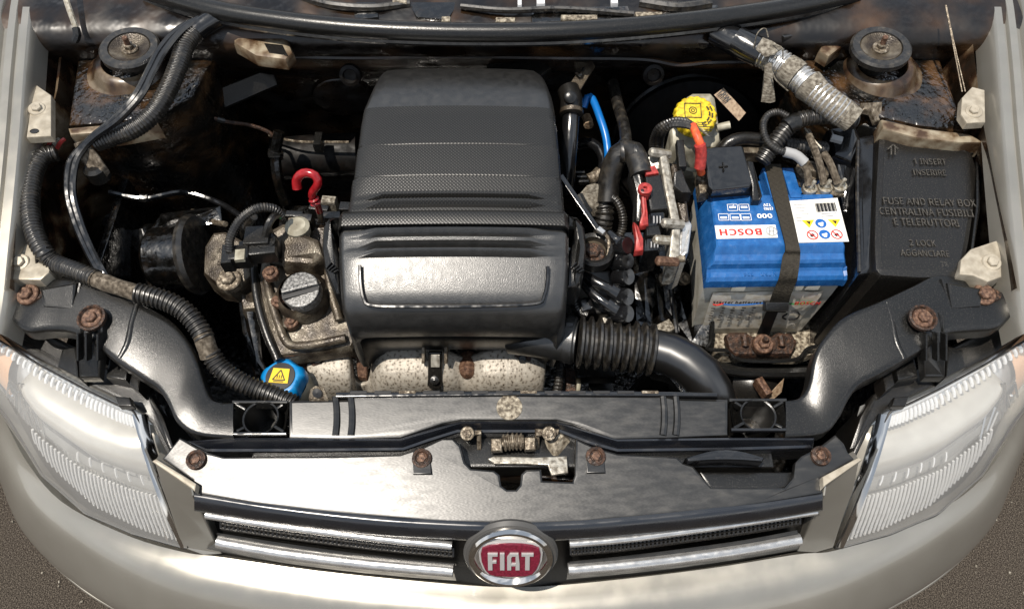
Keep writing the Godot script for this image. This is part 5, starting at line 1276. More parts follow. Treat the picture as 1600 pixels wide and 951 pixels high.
	mb = MB.new(); plate(mb, path([[1134, 522, 0.690], [1140, 518, 0.692], [1166, 518, 0.692], [1176, 524, 0.690], [1206, 524, 0.690], [1216, 518, 0.692], [1238, 520, 0.691], [1247, 534, 0.685], [1238, 552, 0.676], [1150, 553, 0.676], [1140, 545, 0.68]]), Vector3(0, -0.014, 0), 0.004); obj("clamp_plate", mb, M.dark_rust, k, 30.0)
	for u in [1163, 1220]:
		mb = MB.new(); tube(mb, path([[u, 524, 0.692], [u + 2, 532, 0.689], [u + 2, 540, 0.685]]), 0.0055, 8); obj("clamp_ridge", mb, M.dark_rust, k)
	bolt_part("nut", k, spot(1193, 537, 0.690), Vector3(0, 1, 0.2), 0.0092, M.rusty_steel)
	mb = MB.new(); stud(mb, spot(1194, 534, 0.694), Vector3(0, 1, 0.1), 0.0046, 0.014); obj("threaded_rod", mb, M.dark_rust, k)

# ==================================================================== fuse box
func build_fusebox():
	var f := thing("fuse_box", "tall dusty black fuse and relay box with raised lettering beside the battery", "fuse box", spot(1430, 430, 0.66))
	var top := [[1374, 204, 0.878], [1384, 199, 0.879], [1440, 209, 0.880], [1506, 226, 0.880], [1522, 236, 0.878], [1530, 262, 0.876], [1527, 320, 0.872], [1518, 380, 0.868], [1508, 424, 0.864], [1500, 434, 0.861], [1440, 434, 0.861], [1378, 430, 0.861], [1368, 420, 0.862], [1366, 380, 0.866], [1368, 300, 0.872], [1372, 230, 0.877]]
	var mb := MB.new(); plate(mb, path(top), Vector3(-0.012, -0.20, 0.0), 0.009); var lid := obj("lid", mb, M.dusty_black, f, 40.0)
	mb = MB.new(); plate(mb, path([[1338, 212, 0.862], [1374, 206, 0.868], [1372, 300, 0.862], [1368, 425, 0.85], [1342, 428, 0.848], [1338, 330, 0.855]]), Vector3(0, -0.2, 0), 0.008); obj("inner_side", mb, M.gloss_black, f, 40.0)
	mb = MB.new(); tube(mb, path([[1341, 220, 0.868], [1340, 300, 0.862], [1343, 425, 0.85]]), 0.0025, 6); obj("side_edge", mb, M.hose_rubber, f)
	mb = MB.new(); plate(mb, path([[1526, 250, 0.868], [1536, 262, 0.865], [1533, 330, 0.858], [1522, 400, 0.85], [1510, 428, 0.846], [1516, 400, 0.855], [1526, 320, 0.866]]), Vector3(0, -0.1, 0), 0.003); obj("outer_side", mb, M.satin_black, f, 40.0)
	# raised lettering, a shade paler where the dust is rubbed off
	var right_dir := Vector3(1, 0.018, 0.05); var up_dir := Vector3(-0.03, 0.03, -1)
	for q in [["1 INSERT", 1453, 253, 0.010], ["INSERIRE", 1453, 270, 0.010], ["FUSE AND RELAY BOX", 1452, 316, 0.0115], ["CENTRALINA FUSIBILI", 1448, 332, 0.0115], ["E TELERUTTORI", 1448, 348, 0.0115], ["2 LOCK", 1442, 380, 0.0095], ["AGGANCIARE", 1446, 396, 0.0095]]:
		var hh: float = 0.880 - (q[2] - 209.0) * 0.000085
		words("raised_lettering", q[0], spot(q[1], q[2], hh + 0.0014), right_dir, up_dir, q[3] * 0.95, 0.0016, M.raised_dust, lid, 0.84, "Droid Sans", 400)
	mb = MB.new()
	for e in [[1393, 242, 1393, 230], [1399, 242, 1399, 230], [1388, 233, 1396, 226], [1404, 233, 1396, 226]]: bar(mb, spot(e[0], e[1], 0.8795), spot(e[2], e[3], 0.8795), 0.0018, 0.002, UP, 0.0003)
	obj("raised_arrow", mb, M.raised_dust, lid)
	words("raised_lettering", "TX", spot(1476, 413, 0.8635), right_dir, up_dir, 0.007, 0.002, M.raised_dust, lid)
	mb = MB.new(); plate(mb, path([[1500, 216, 0.885], [1534, 214, 0.885], [1542, 226, 0.88], [1520, 240, 0.875], [1502, 232, 0.878]]), Vector3(0, -0.03, 0), 0.003); obj("lid_catch", mb, M.satin_black, f)
	mb = MB.new(); plate(mb, path([[1524, 232, 0.866], [1540, 236, 0.866], [1548, 256, 0.86], [1540, 275, 0.855], [1530, 262, 0.858]]), Vector3(0, -0.03, 0), 0.003); obj("catch_bracket", mb, M.rusty_steel, f)
	# rear shoulder of the box with the moulded grip
	mb = MB.new(); plate(mb, path([[1345, 192, 0.872], [1378, 182, 0.882], [1440, 196, 0.882], [1486, 224, 0.876], [1440, 214, 0.878], [1380, 204, 0.876]]), Vector3(0, -0.06, 0), 0.006); obj("rear_shoulder", mb, M.satin_black, f, 40.0)
	mb = MB.new(); tube(mb, path([[1382, 193, 0.889], [1405, 199, 0.889], [1428, 206, 0.887]]), 0.006, 10); obj("moulded_grip", mb, M.dusty_black, f)
	mb = MB.new(); plate(mb, path([[1346, 160, 0.905], [1380, 158, 0.905], [1378, 186, 0.89], [1368, 188, 0.89], [1362, 172, 0.90], [1352, 170, 0.90], [1344, 176, 0.895]]), Vector3(0, -0.01, 0), 0.002); obj("cable_saddle", mb, M.dirty_zinc, f)

# ==================================================================== engine control unit
func build_ecu():
	var e := thing("engine_control_unit", "alloy-framed control unit with two black plugs and red locking levers beside the battery", "control unit", spot(1045, 330, 0.72))
	# upright alloy flange, its back plate and the dark case behind
	var mb := MB.new()
	plate(mb, path([[1030, 238, 0.905], [1042, 234, 0.905], [1046, 250, 0.90], [1056, 310, 0.888], [1064, 348, 0.88], [1062, 408, 0.865], [1056, 412, 0.864], [1044, 411, 0.864], [1050, 360, 0.878], [1048, 340, 0.882], [1038, 290, 0.893]]), Vector3(0, -0.05, 0), 0.0025); obj("alloy_flange", mb, M.machined_alloy, e, 30.0)
	mb = MB.new(); plate(mb, path([[998, 246, 0.89], [1028, 240, 0.895], [1034, 262, 0.89], [1010, 268, 0.885], [1002, 262, 0.885]]), Vector3(0, -0.03, 0), 0.003); obj("alloy_bracket", mb, M.machined_alloy, e, 30.0)
	mb = MB.new(); plate(mb, path([[1046, 252, 0.88], [1060, 256, 0.88], [1074, 310, 0.87], [1078, 345, 0.862], [1066, 346, 0.862], [1058, 312, 0.87]]), Vector3(0, -0.06, 0), 0.004); obj("casting", mb, M.cast_alloy, e, 30.0)
	mb = MB.new(); plate(mb, path([[1064, 350, 0.872], [1078, 343, 0.875], [1082, 350, 0.872], [1076, 394, 0.862], [1066, 402, 0.858], [1060, 400, 0.86]]), Vector3(0, -0.08, 0), 0.003); obj("case", mb, M.worn_chrome, e, 30.0)
	mb = MB.new(); plate(mb, path([[1054, 268, 0.905], [1066, 262, 0.905], [1072, 282, 0.90], [1081, 300, 0.893], [1066, 300, 0.893], [1053, 290, 0.898]]), Vector3(0, -0.02, 0), 0.002); obj("black_bracket", mb, M.dusty_black, e)
	mb = MB.new(); bar(mb, spot(1062, 222, 0.91), spot(1066, 264, 0.905), 0.010, 0.012); obj("black_bracket", mb, M.dusty_black, e)
	for k in 2:
		var u := 1021.0 - k * 4; var v := 297.0 + k * 62.0; var h := 0.905 - k * 0.02
		mb = MB.new()
		if k == 0: plate(mb, path([[1008, 274, h], [1034, 270, h], [1045, 325, h - 0.01], [1016, 328, h - 0.01]]), Vector3(0, -0.05, 0), 0.004)
		else: plate(mb, path([[1010, 352, h], [1032, 350, h], [1034, 366, h - 0.005], [1010, 368, h - 0.005]]), Vector3(0, -0.05, 0), 0.003)
		var pl := obj("plug", mb, M.satin_black, e, 30.0)
		mb = MB.new()
		if k == 0: plate(mb, path([[1014, 330, 0.888], [1040, 326, 0.888], [1040, 352, 0.878], [1012, 354, 0.878]]), Vector3(0, -0.05, 0), 0.003)
		else: plate(mb, path([[1008, 370, 0.872], [1030, 368, 0.872], [1030, 390, 0.866], [1006, 392, 0.866]]), Vector3(0, -0.05, 0), 0.003)
		obj("plug_body", mb, M.gloss_black, pl, 30.0)
		mb = MB.new()
		if k == 0:
			plate(mb, path([[1002, 300, 0.908], [1000, 288, 0.91], [1010, 286, 0.911], [1018, 296, 0.908], [1014, 305, 0.906], [1010, 306, 0.905], [1013, 332, 0.895], [1014, 350, 0.888], [1000, 353, 0.888], [1000, 345, 0.89], [1004, 330, 0.896]]), Vector3(0, -0.010, 0), 0.003)
		else:
			plate(mb, path([[990, 345, 0.895], [998, 352, 0.892], [1006, 372, 0.884], [1006, 390, 0.878], [992, 392, 0.878], [994, 372, 0.884]]), Vector3(0, -0.012, 0), 0.003)
		var lv := obj("locking_lever", mb, M.red_plastic, e, 30.0)
		if k == 0:
			mb = MB.new(); lathe(mb, spot(1008, 295, 0.9105), UP, [[0.0095, -0.004], [0.0092, 0.002], [0.0078, 0.003], [0.0028, 0.003], [0.0022, 0.0]], 22); obj("lever_boss", mb, M.red_plastic, lv)
			mb = MB.new(); lathe(mb, spot(1004, 297, 0.914), UP, [[0.0024, 0], [0.0005, 0.0004]], 10); obj("lever_hole", mb, M.ink_black, lv)
		mb = MB.new()
		for j in 3: bar(mb, spot(1022 + j * 5 - k * 4, 337 + k * 40, 0.89 - k * 0.016), spot(1022 + j * 5 - k * 4, 349 + k * 38, 0.886 - k * 0.016), 0.002, 0.002); 
		obj("plug_print", mb, M.ink_grey, pl)
	mb = MB.new(); plate(mb, path([[1007, 261, 0.908], [1024, 258, 0.908], [1030, 270, 0.905], [1010, 273, 0.905]]), Vector3(0, -0.006, 0), 0.001); obj("red_tab", mb, M.red_plastic, e)
	for q in [[1027, 239, 0.905, "machined_alloy"], [1047, 349, 0.885, "machined_alloy"], [1034, 375, 0.872, "zinc"], [1038, 408, 0.868, "rusty_steel"]]:
		mb = MB.new(); lathe(mb, spot(q[0], q[1], q[2]), Vector3(-1, 0.4, 0.2), [[0.0062, -0.02], [0.0066, 0], [0.0064, 0.010], [0.004, 0.012], [0.0005, 0.012]], 8); obj("screw", mb, M[q[3]], e, 28.0)
	mb = MB.new(); tube(mb, path([[1056, 404, 0.862], [1070, 404, 0.862]]), 0.005, 8); obj("spacer", mb, M.dirty_zinc, e)
	# harness boot entering the plugs
	var b := thing("plug_harness_boot", "fat dusty rubber elbow boot feeding the control unit's upper plug", "cable boot", spot(985, 270, 0.80))
	mb = MB.new(); tube(mb, path([[950, 315, 0.84], [952, 280, 0.86], [962, 248, 0.885], [976, 234, 0.895], [990, 238, 0.90], [998, 256, 0.90], [1003, 275, 0.897]]), 0.0155, 14); obj("elbow", mb, M.hose_rubber, b)
	for q in [[958, 262, 0.872], [972, 238, 0.893], [992, 242, 0.90]]:
		mb = MB.new(); var pp := spot(q[0], q[1], q[2]); tube(mb, PackedVector3Array([pp - Vector3(0.004, 0, 0), pp, pp + Vector3(0.004, 0.001, 0)]), 0.0172, 14); obj("boot_rib", mb, M.hose_rubber, b)
	mb = MB.new(); plate(mb, path([[984, 262, 0.905], [1004, 257, 0.905], [1014, 300, 0.895], [1004, 346, 0.88], [992, 346, 0.88], [994, 300, 0.895]]), Vector3(0, -0.03, 0), 0.008); obj("plug_shroud", mb, M.satin_black, b, 40.0)

# ==================================================================== brake fluid reservoir, servo and tag
func build_brake():
	var s := thing("brake_servo", "large round black brake servo drum half hidden behind the fluid reservoir", "brake servo", spot(1075, 200, 0.60))
	var ax := Vector3(0, 0.35, 1).normalized()
	var o := spotz(1075, 232, -0.945)
	var mb := MB.new(); lathe(mb, o, ax, [[0.135, -0.05], [0.135, -0.004], [0.129, 0.006], [0.09, 0.018], [0.05, 0.024], [0.045, 0.04], [0.0005, 0.04]], 48); obj("drum", mb, M.bay_black, s)
	mb = MB.new(); lathe(mb, o, ax, [[0.135, -0.010], [0.1385, -0.007], [0.1385, -0.002], [0.134, 0.001]], 48); obj("rim", mb, M.satin_black, s)
	var t := thing("servo_tag", "small brown stained paper tag with bars, stuck above the yellow brake cap", "tag", spot(1140, 165, 0.82))
	mb = MB.new(); var tq := path([[1116, 148, 0.845], [1131, 137, 0.852], [1166, 176, 0.835], [1155, 189, 0.828]])
	plate(mb, tq, Vector3(0, -0.0012, -0.001), 0.0003); obj("paper", mb, M.brown_tag, t)
	var dx := (tq[2] - tq[1]).normalized(); var dy := -(tq[0] - tq[1]).normalized()
	words("lettering", "TRW", tq[1].lerp(tq[2], 0.20).lerp(tq[0].lerp(tq[3], 0.20), 0.40) + UP * 0.001, dx, dy, 0.0075, 0.0005, M.ink_black, t, 1.0, "Droid Sans", 700)
	mb = MB.new()
	for i in 8:
		var p0 := tq[0].lerp(tq[3], 0.06 + i * 0.045) + UP * 0.0006
		bar(mb, p0 + dy * 0.002, p0 + dy * 0.009, 0.0007 + 0.0005 * (i % 2), 0.0004, UP, 0.0)
	var bo := obj("barcode", mb, M.ink_black, t); bo.set_meta("kind", "stuff")
	var r := thing("brake_fluid_reservoir", "milky plastic brake fluid tank with a printed yellow screw cap", "fluid reservoir", spot(1090, 230, 0.76))
	mb = MB.new(); plate(mb, path([[1058, 178, 0.875], [1072, 148, 0.885], [1082, 142, 0.886], [1112, 142, 0.886], [1120, 150, 0.884], [1126, 190, 0.872], [1128, 215, 0.862], [1116, 228, 0.855], [1070, 230, 0.855], [1050, 222, 0.858], [1048, 198, 0.868]]), Vector3(0, -0.07, 0), 0.010); var body := obj("tank", mb, M.milky_plastic, r, 40.0)
	mb = MB.new(); lathe(mb, spot(1085, 238, 0.79), UP, [[0.036, -0.06], [0.038, 0.0], [0.034, 0.03], [0.030, 0.035]], 28); obj("lower_chamber", mb, M.milky_plastic, r)
	mb = MB.new(); lathe(mb, spot(1085, 238, 0.812), UP, [[0.036, -0.004], [0.039, 0], [0.036, 0.004]], 28); obj("weld_rim", mb, M.milky_plastic, r)
	mb = MB.new(); tube(mb, path([[1120, 200, 0.868], [1132, 197, 0.870], [1141, 195, 0.872]]), 0.0058, 10); obj("spout", mb, M.milky_plastic, r)
	var co := spot(1087, 180, 0.895); var ca := Vector3(0.02, 1, 0.22).normalized()
	mb = MB.new()
	var rows := []
	var fb := frame(ca)
	for q in [[0.0285, -0.014, 0.0], [0.0300, -0.010, 0.001], [0.0302, 0.0, 0.001], [0.0285, 0.004, 0.0006], [0.026, 0.005, 0.0], [0.0005, 0.006, 0.0]]:
		var row := PackedVector3Array()
		for i in 72:
			var a := TAU * i / 72.0
			var rr: float = q[0] + q[2] * (1.0 if i % 4 < 2 else -1.0)
			row.append(co + fb * Vector3(cos(a) * rr, q[1], -sin(a) * rr))
		rows.append(row)
	mb.grid(rows, true); var cap := obj("screw_cap", mb, M.cap_yellow, r, 45.0)
	var cx := Vector3(1, 0, 0.02).normalized(); var cy := ca.cross(cx)
	mb = MB.new(); var cc := co + ca * 0.0066 - cx * 0.005 + cy * 0.004
	for e in [[-1, -1, 1, -1], [1, -1, 1, 1], [1, 1, -1, 1], [-1, 1, -1, -1]]: bar(mb, cc + cx * 0.0115 * e[0] + cy * 0.0115 * e[1], cc + cx * 0.0115 * e[2] + cy * 0.0115 * e[3], 0.0011, 0.0004, ca, 0.0)
	lathe(mb, cc, ca, [[0.0058, 0], [0.0058, 0.0003], [0.0048, 0.0003], [0.0048, 0]], 20); lathe(mb, cc, ca, [[0.0028, 0], [0.0028, 0.0003], [0.0019, 0.0003], [0.0019, 0]], 16)
	obj("printed_symbol", mb, M.ink_black, cap)
	mb = MB.new()
	for i in 15:
		for k in 2:
			var a := -1.15 + i * 0.125
			if (i + k) % 4 == 3: continue
			var p0 := co + ca * 0.0062 + cx * cos(a) * (0.0185 + 0.0042 * k) + cy * sin(a) * (0.0185 + 0.0042 * k)
			box(mb, p0, Vector3(0.0016, 0.0004, 0.0022), Basis(cx, ca, cx.cross(ca)).rotated(ca, a + PI / 2), 0.0)
	bo = obj("cap_print", mb, M.ink_black, cap); bo.set_meta("kind", "stuff")
	# cables that arch in front of the reservoir
	for q in [["red_cable", "bright orange-red insulated cable ending at the terminal flap", [[1083, 196, 0.93], [1090, 214, 0.93], [1096, 232, 0.92], [1094, 258, 0.90], [1096, 270, 0.885]], 0.0058, "orange_red"]]:
		var c := thing(q[0], q[1], "cable", spot(1092, 250, 0.88)); mb = MB.new(); tube(mb, path(q[2]), q[3], 10); obj("insulation", mb, M[q[4]], c)
		mb = MB.new(); tube(mb, path([[1094, 226, 0.928], [1096, 240, 0.916], [1094, 262, 0.898]]), 0.0078, 10); obj("sleeve", mb, M.red_plastic, c)
	var w := thing("braided_cables", "twin dark braided cables arching in front of the brake fluid tank", "cable", spot(1040, 230, 0.85))
	for k in 3:
		mb = MB.new(); tube(mb, path([[1020 + k * 7, 244, 0.86], [1019 + k * 7, 222, 0.88], [1028 + k * 5, 200 + k * 3, 0.91], [1050, 188 + k * 4, 0.925], [1070, 188 + k * 4, 0.93], [1084, 196 + k * 2, 0.93]]), 0.0040, 8, 0.004, 0.0004); obj("cable", mb, M.hose_rubber, w)
	for k in 7:
		mb = MB.new(); tube(mb, path([[1082, 196, 0.932], [1092 + k * 2, 192 + k * 3, 0.936], [1108 + rng.randf() * 8, 190 + k * 4, 0.935]]), 0.0006, 4); obj("frayed_strand", mb, M.hose_rubber, w)

# ==================================================================== hoses and looms on the wing side
func build_harness():
	var l := thing("corner_wiring_loom", "long ribbed black wiring conduit snaking along the wing to the blue coolant cap", "wiring loom", spot(60, 330, 0.80))
	var mb := MB.new()
	tube(mb, path([[88, 238, 0.893], [68, 244, 0.895], [53, 268, 0.895], [46, 310, 0.892], [50, 352, 0.887], [64, 388, 0.88], [84, 410, 0.868], [120, 424, 0.873], [150, 436, 0.873]]), 0.0108, 12, 0.0052, 0.0016); obj("conduit", mb, M.hose_rubber, l, 50.0)
	mb = MB.new(); tube(mb, path([[146, 435, 0.873], [170, 444, 0.873], [195, 452, 0.872], [214, 458, 0.870]]), 0.0108, 12, 0.0, 0.0, -1.0, 0.09); obj("tape_wrap", mb, M.old_tape, l)
	mb = MB.new(); tube(mb, path([[212, 457, 0.870], [240, 464, 0.866], [268, 474, 0.86], [292, 490, 0.852], [310, 512, 0.842], [320, 530, 0.835]]), 0.0112, 12, 0.0058, 0.0022); obj("conduit", mb, M.hose_rubber, l, 50.0)
	mb = MB.new(); tube(mb, path([[316, 522, 0.838], [322, 540, 0.83], [328, 556, 0.82]]), 0.0124, 12, 0.0, 0.0, -1.0, 0.06); obj("tape_wrap", mb, M.old_tape, l)
	mb = MB.new(); tube(mb, path([[328, 552, 0.822], [344, 575, 0.81], [372, 595, 0.80], [402, 608, 0.79], [432, 620, 0.785], [460, 632, 0.78]]), 0.0112, 12, 0.0058, 0.0022); obj("conduit", mb, M.hose_rubber, l, 50.0)
	# twin washer pipes and ribbed conduit over the strut shelf
	var u := thing("scuttle_loom", "ribbed loom and two thin black pipes crossing from the cowl over the strut shelf", "wiring loom", spot(230, 150, 0.88))
	mb = MB.new(); tube(mb, path([[335, 26, 0.955], [310, 46, 0.955], [290, 70, 0.952], [277, 105, 0.948], [262, 140, 0.94], [240, 176, 0.93], [210, 200, 0.92], [178, 212, 0.912], [150, 222, 0.905]]), 0.0118, 12, 0.0046, 0.0014); obj("conduit", mb, M.hose_rubber, u, 50.0)
	mb = MB.new(); tube(mb, path([[344, 24, 0.958], [322, 36, 0.958], [306, 50, 0.955]]), 0.0165, 12, 0.0, 0.0, 0.013); obj("rubber_sleeve", mb, M.gloss_black, u)
	for k in 2:
		mb = MB.new(); tube(mb, path([[318 - k * 6, 26 + k * 2, 0.965], [285 - k * 8, 46 + k, 0.968], [258 - k * 9, 78, 0.965], [240 - k * 8, 110, 0.962], [220 - k * 8, 148, 0.955], [186 - k * 4, 186 - k * 3, 0.94], [150 - k * 4, 212, 0.925], [130 - k * 5, 232, 0.915], [117 - k * 9, 256, 0.905], [113 - k * 8, 300, 0.885], [124 - k * 8, 345, 0.87], [140 - k * 7, 385, 0.862], [160 - k * 6, 425, 0.858], [170 - k * 6, 440, 0.85]]), 0.0048, 8); obj("washer_pipe", mb, M.gloss_black, u)
	var c := thing("loom_clamp", "dusty grey clip holding loom and pipes at the front of the strut shelf", "clip", spot(135, 240, 0.88))
	mb = MB.new(); plate(mb, path([[112, 222, 0.918], [130, 216, 0.92], [150, 236, 0.91], [162, 255, 0.90], [156, 264, 0.895], [140, 266, 0.893], [124, 248, 0.905]]), Vector3(0, -0.018, 0), 0.005); obj("clip_body", mb, M.old_tape, c, 40.0)
	mb = MB.new(); lathe(mb, spot(146, 262, 0.89), UP, [[0.015, -0.02], [0.015, 0.0], [0.010, 0.004], [0.0005, 0.004]], 18); obj("clip_foot", mb, M.dusty_black, c)
	for k in 3:
		mb = MB.new(); tube(mb, path([[72 + k * 8, 236 - k * 2, 0.89], [78 + k * 8, 222, 0.895], [84 + k * 8, 217, 0.895]]), 0.0030, 6); obj("wire", mb, [M.red_plastic, M.pale_tape, M.red_plastic][k], c)
	# washed-out duct with torn cloth tape by the other strut
	var d := thing("taped_heater_duct", "flexible duct wrapped in torn pale cloth tape, running from cowl to fuse box", "duct", spot(1230, 130, 0.90))
	mb = MB.new(); tube(mb, path([[1120, 52, 0.945], [1138, 60, 0.948], [1152, 66, 0.948]]), 0.0185, 18); obj("black_elbow", mb, M.gloss_black, d)
	mb = MB.new(); tube(mb, path([[1150, 64, 0.948], [1166, 72, 0.948], [1188, 82, 0.946]]), 0.0205, 18); obj("black_collar", mb, M.gloss_black, d)
	mb = MB.new(); tube(mb, path([[1186, 80, 0.946], [1212, 95, 0.945], [1240, 114, 0.943], [1268, 138, 0.94], [1295, 160, 0.936], [1320, 178, 0.93]]), 0.0172, 18, 0.0062, 0.0024); obj("ribbed_duct", mb, M.worn_chrome, d, 50.0)
	for q in [[[1182, 78, 0.947], [1198, 86, 0.946], [1208, 92, 0.946]], [[1228, 106, 0.944], [1238, 113, 0.944], [1246, 119, 0.943]], [[1262, 132, 0.941], [1290, 156, 0.937], [1318, 176, 0.931], [1334, 188, 0.926]]]:
		mb = MB.new(); tube(mb, path(q), 0.0208, 18, 0.0, 0.0, 0.0188, 0.08); obj("tape_wrap", mb, M.pale_tape, d)
	mb = MB.new(); plate(mb, path([[1196, 96, 0.955], [1206, 98, 0.955], [1208, 120, 0.94], [1212, 156, 0.91], [1204, 158, 0.908], [1190, 156, 0.908], [1194, 124, 0.938]]), Vector3(0, -0.0025, 0.001), 0.0006); obj("torn_tape", mb, M.pale_tape, d)
	mb = MB.new(); plate(mb, path([[1182, 74, 0.975], [1192, 58, 0.98], [1208, 64, 0.98], [1222, 74, 0.972], [1212, 82, 0.972], [1196, 86, 0.97]]), Vector3(0, -0.0025, 0.001), 0.0006); obj("torn_tape", mb, M.pale_tape, d)
	for q in [[[1178, 76, 0.96], [1184, 52, 0.985], [1196, 44, 0.99], [1201, 58, 0.98]], [[1208, 70, 0.978], [1222, 74, 0.98], [1224, 92, 0.965]], [[1206, 110, 0.955], [1214, 126, 0.945], [1232, 142, 0.935]]]:
		mb = MB.new(); tube(mb, path(q), 0.0009, 4); obj("loose_thread", mb, M.pale_tape, d)

# ==================================================================== pipes between air cleaner and battery
func build_pipes():
	var h := thing("heater_pipe", "shiny black heater pipe with a bleed screw standing beside the air cleaner lid", "pipe", spot(888, 300, 0.60))
	var mb := MB.new(); tube(mb, path([[893, 150, 0.885], [892, 185, 0.875], [889, 235, 0.85], [884, 300, 0.80]]), 0.0125, 14); obj("pipe", mb, M.gloss_black, h)
	mb = MB.new(); tube(mb, path([[888, 140, 0.89], [893, 155, 0.888], [893, 172, 0.882]]), 0.0165, 14); obj("collar", mb, M.dusty_black, h)
	mb = MB.new(); lathe(mb, spot(891, 152, 0.905), Vector3(0, 0.8, 0.6), [[0.009, -0.006], [0.009, 0.004], [0.006, 0.006], [0.0005, 0.006]], 14); obj("bleed_screw", mb, M.satin_black, h)
	mb = MB.new(); tube(mb, path([[893, 172, 0.884], [893, 178, 0.882]]), 0.0172, 14); obj("hose_clip", mb, M.cast_alloy, h)
	mb = MB.new(); plate(mb, path([[898, 96, 0.90], [926, 96, 0.90], [930, 102, 0.90], [908, 138, 0.895], [898, 146, 0.892], [888, 134, 0.895], [900, 116, 0.90]]), Vector3(0, -0.004, 0), 0.001); obj("bracket", mb, M.cast_alloy, h)
	mb = MB.new(); tube(mb, path([[898, 112, 0.902], [906, 118, 0.904], [912, 106, 0.904]]), 0.0022, 5); obj("bracket_rib", mb, M.dusty_black, h)
	var b := thing("blue_vacuum_pipe", "slim bright blue plastic pipe curving down behind the spark leads", "pipe", spot(940, 200, 0.70))
	mb = MB.new(); tube(mb, path([[912, 168, 0.84], [918, 152, 0.85], [926, 155, 0.85], [938, 185, 0.845], [947, 215, 0.835], [950, 248, 0.82], [946, 290, 0.78]]), 0.0058, 10); obj("pipe", mb, M.pipe_blue, b)
	var c := thing("fuel_hose", "looped black fuel hose with an end fitting beside the heater pipe", "hose", spot(925, 250, 0.70))
	mb = MB.new(); tube(mb, path([[904, 226, 0.80], [920, 222, 0.81], [936, 232, 0.81], [943, 252, 0.805], [938, 272, 0.80], [920, 280, 0.795]]), 0.008, 10); obj("hose", mb, M.gloss_black, c)
	mb = MB.new(); tube(mb, path([[938, 268, 0.803], [930, 276, 0.80], [920, 281, 0.798]]), 0.0095, 10); obj("end_fitting", mb, M.dirty_zinc, c)
	for k in 3:
		mb = MB.new(); box(mb, spot(906 + k * 3, 270 + k * 7, 0.80), Vector3(0.016, 0.008, 0.006)); obj("hose_tab", mb, M.satin_black, c)
	var k2 := thing("brake_pipe_hose", "thick matt black hose rising beside the blue pipe to the bulkhead", "hose", spot(970, 200, 0.70))
	mb = MB.new(); tube(mb, path([[958, 130, 0.83], [966, 165, 0.84], [976, 200, 0.85], [980, 240, 0.85]]), 0.009, 10); obj("hose", mb, M.hose_rubber, k2)
	mb = MB.new(); tube(mb, path([[920, 196, 0.78], [918, 186, 0.78], [916, 182, 0.78]]), 0.008, 8); obj("brass_union", mb, M.brown_tag, k2)
	var w := thing("wrapped_connector", "pale dirty plastic connector taped to a short ribbed hose near the air cleaner", "connector", spot(925, 310, 0.76))
	mb = MB.new(); plate(mb, path([[902, 302, 0.85], [916, 286, 0.858], [930, 282, 0.86], [942, 286, 0.857], [944, 304, 0.85], [936, 322, 0.84], [918, 318, 0.842]]), Vector3(0, -0.025, 0), 0.008); obj("body", mb, M.pale_tape, w, 50.0)
	mb = MB.new(); tube(mb, path([[944, 314, 0.835], [945, 335, 0.825], [942, 355, 0.81], [944, 378, 0.79]]), 0.0115, 12, 0.0068, 0.0024); obj("ribbed_hose", mb, M.hose_rubber, w, 50.0)
	mb = MB.new(); tube(mb, path([[948, 306, 0.85], [962, 312, 0.85], [972, 332, 0.84], [973, 355, 0.825], [964, 378, 0.81]]), 0.0055, 8, 0.004, 0.0008); obj("ribbed_cable", mb, M.hose_rubber, w, 50.0)
	mb = MB.new(); tube(mb, path([[905, 305, 0.855], [914, 322, 0.85], [922, 332, 0.845]]), 0.006, 8); obj("cable_end", mb, M.satin_black, w)
	# flat lever to a ring bracket
	var l := thing("lifting_bracket", "thin steel lever ending in a ring with a rusty bolt beside the air cleaner", "bracket", spot(925, 400, 0.80))
	mb = MB.new(); bar(mb, spot(876, 274, 0.905), spot(934, 358, 0.885), 0.007, 0.004); obj("lever", mb, M.gloss_black, l)
	mb = MB.new(); bar(mb, spot(934, 356, 0.886), spot(944, 364, 0.884), 0.007, 0.004); obj("lever_end", mb, M.worn_chrome, l)
	mb = MB.new(); lathe(mb, spot(928, 392, 0.862), UP, [[0.026, -0.012], [0.027, 0.004], [0.024, 0.008], [0.019, 0.006], [0.018, -0.008]], 28); obj("ring", mb, M.dusty_black, l)
	mb = MB.new(); lathe(mb, spot(928, 394, 0.855), UP, [[0.0175, -0.01], [0.016, 0.004], [0.009, 0.006], [0.0005, 0.005]], 22); obj("bushing", mb, M.cast_alloy, l)
	bolt_part("bolt", l, spot(926, 396, 0.861), UP, 0.010, M.dark_rust)
	mb = MB.new(); tube(mb, path([[934, 358, 0.88], [950, 372, 0.873], [950, 398, 0.862], [940, 412, 0.855]]), 0.0024, 6); obj("guard", mb, M.dirty_zinc, l)
	# ignition leads
	var lead := [[[[952, 366, 0.87], [962, 374, 0.872], [974, 384, 0.868]], "short glossy ignition lead boot nearest the red-levered plugs"], [[[955, 392, 0.85], [964, 400, 0.855], [974, 408, 0.852]], "short glossy ignition lead boot below the upper boot by the ring bracket"], [[[958, 410, 0.835], [966, 420, 0.838], [975, 432, 0.836]], "stubby ignition lead boot just above the pair of long leads"], [[[906, 424, 0.83], [924, 436, 0.838], [950, 450, 0.838], [974, 464, 0.832]], "long black ignition lead, upper of the pair above the corrugated intake hose"], [[[906, 430, 0.82], [920, 452, 0.828], [944, 472, 0.828], [974, 490, 0.822]], "long black ignition lead, lower of the pair above the corrugated intake hose"]]
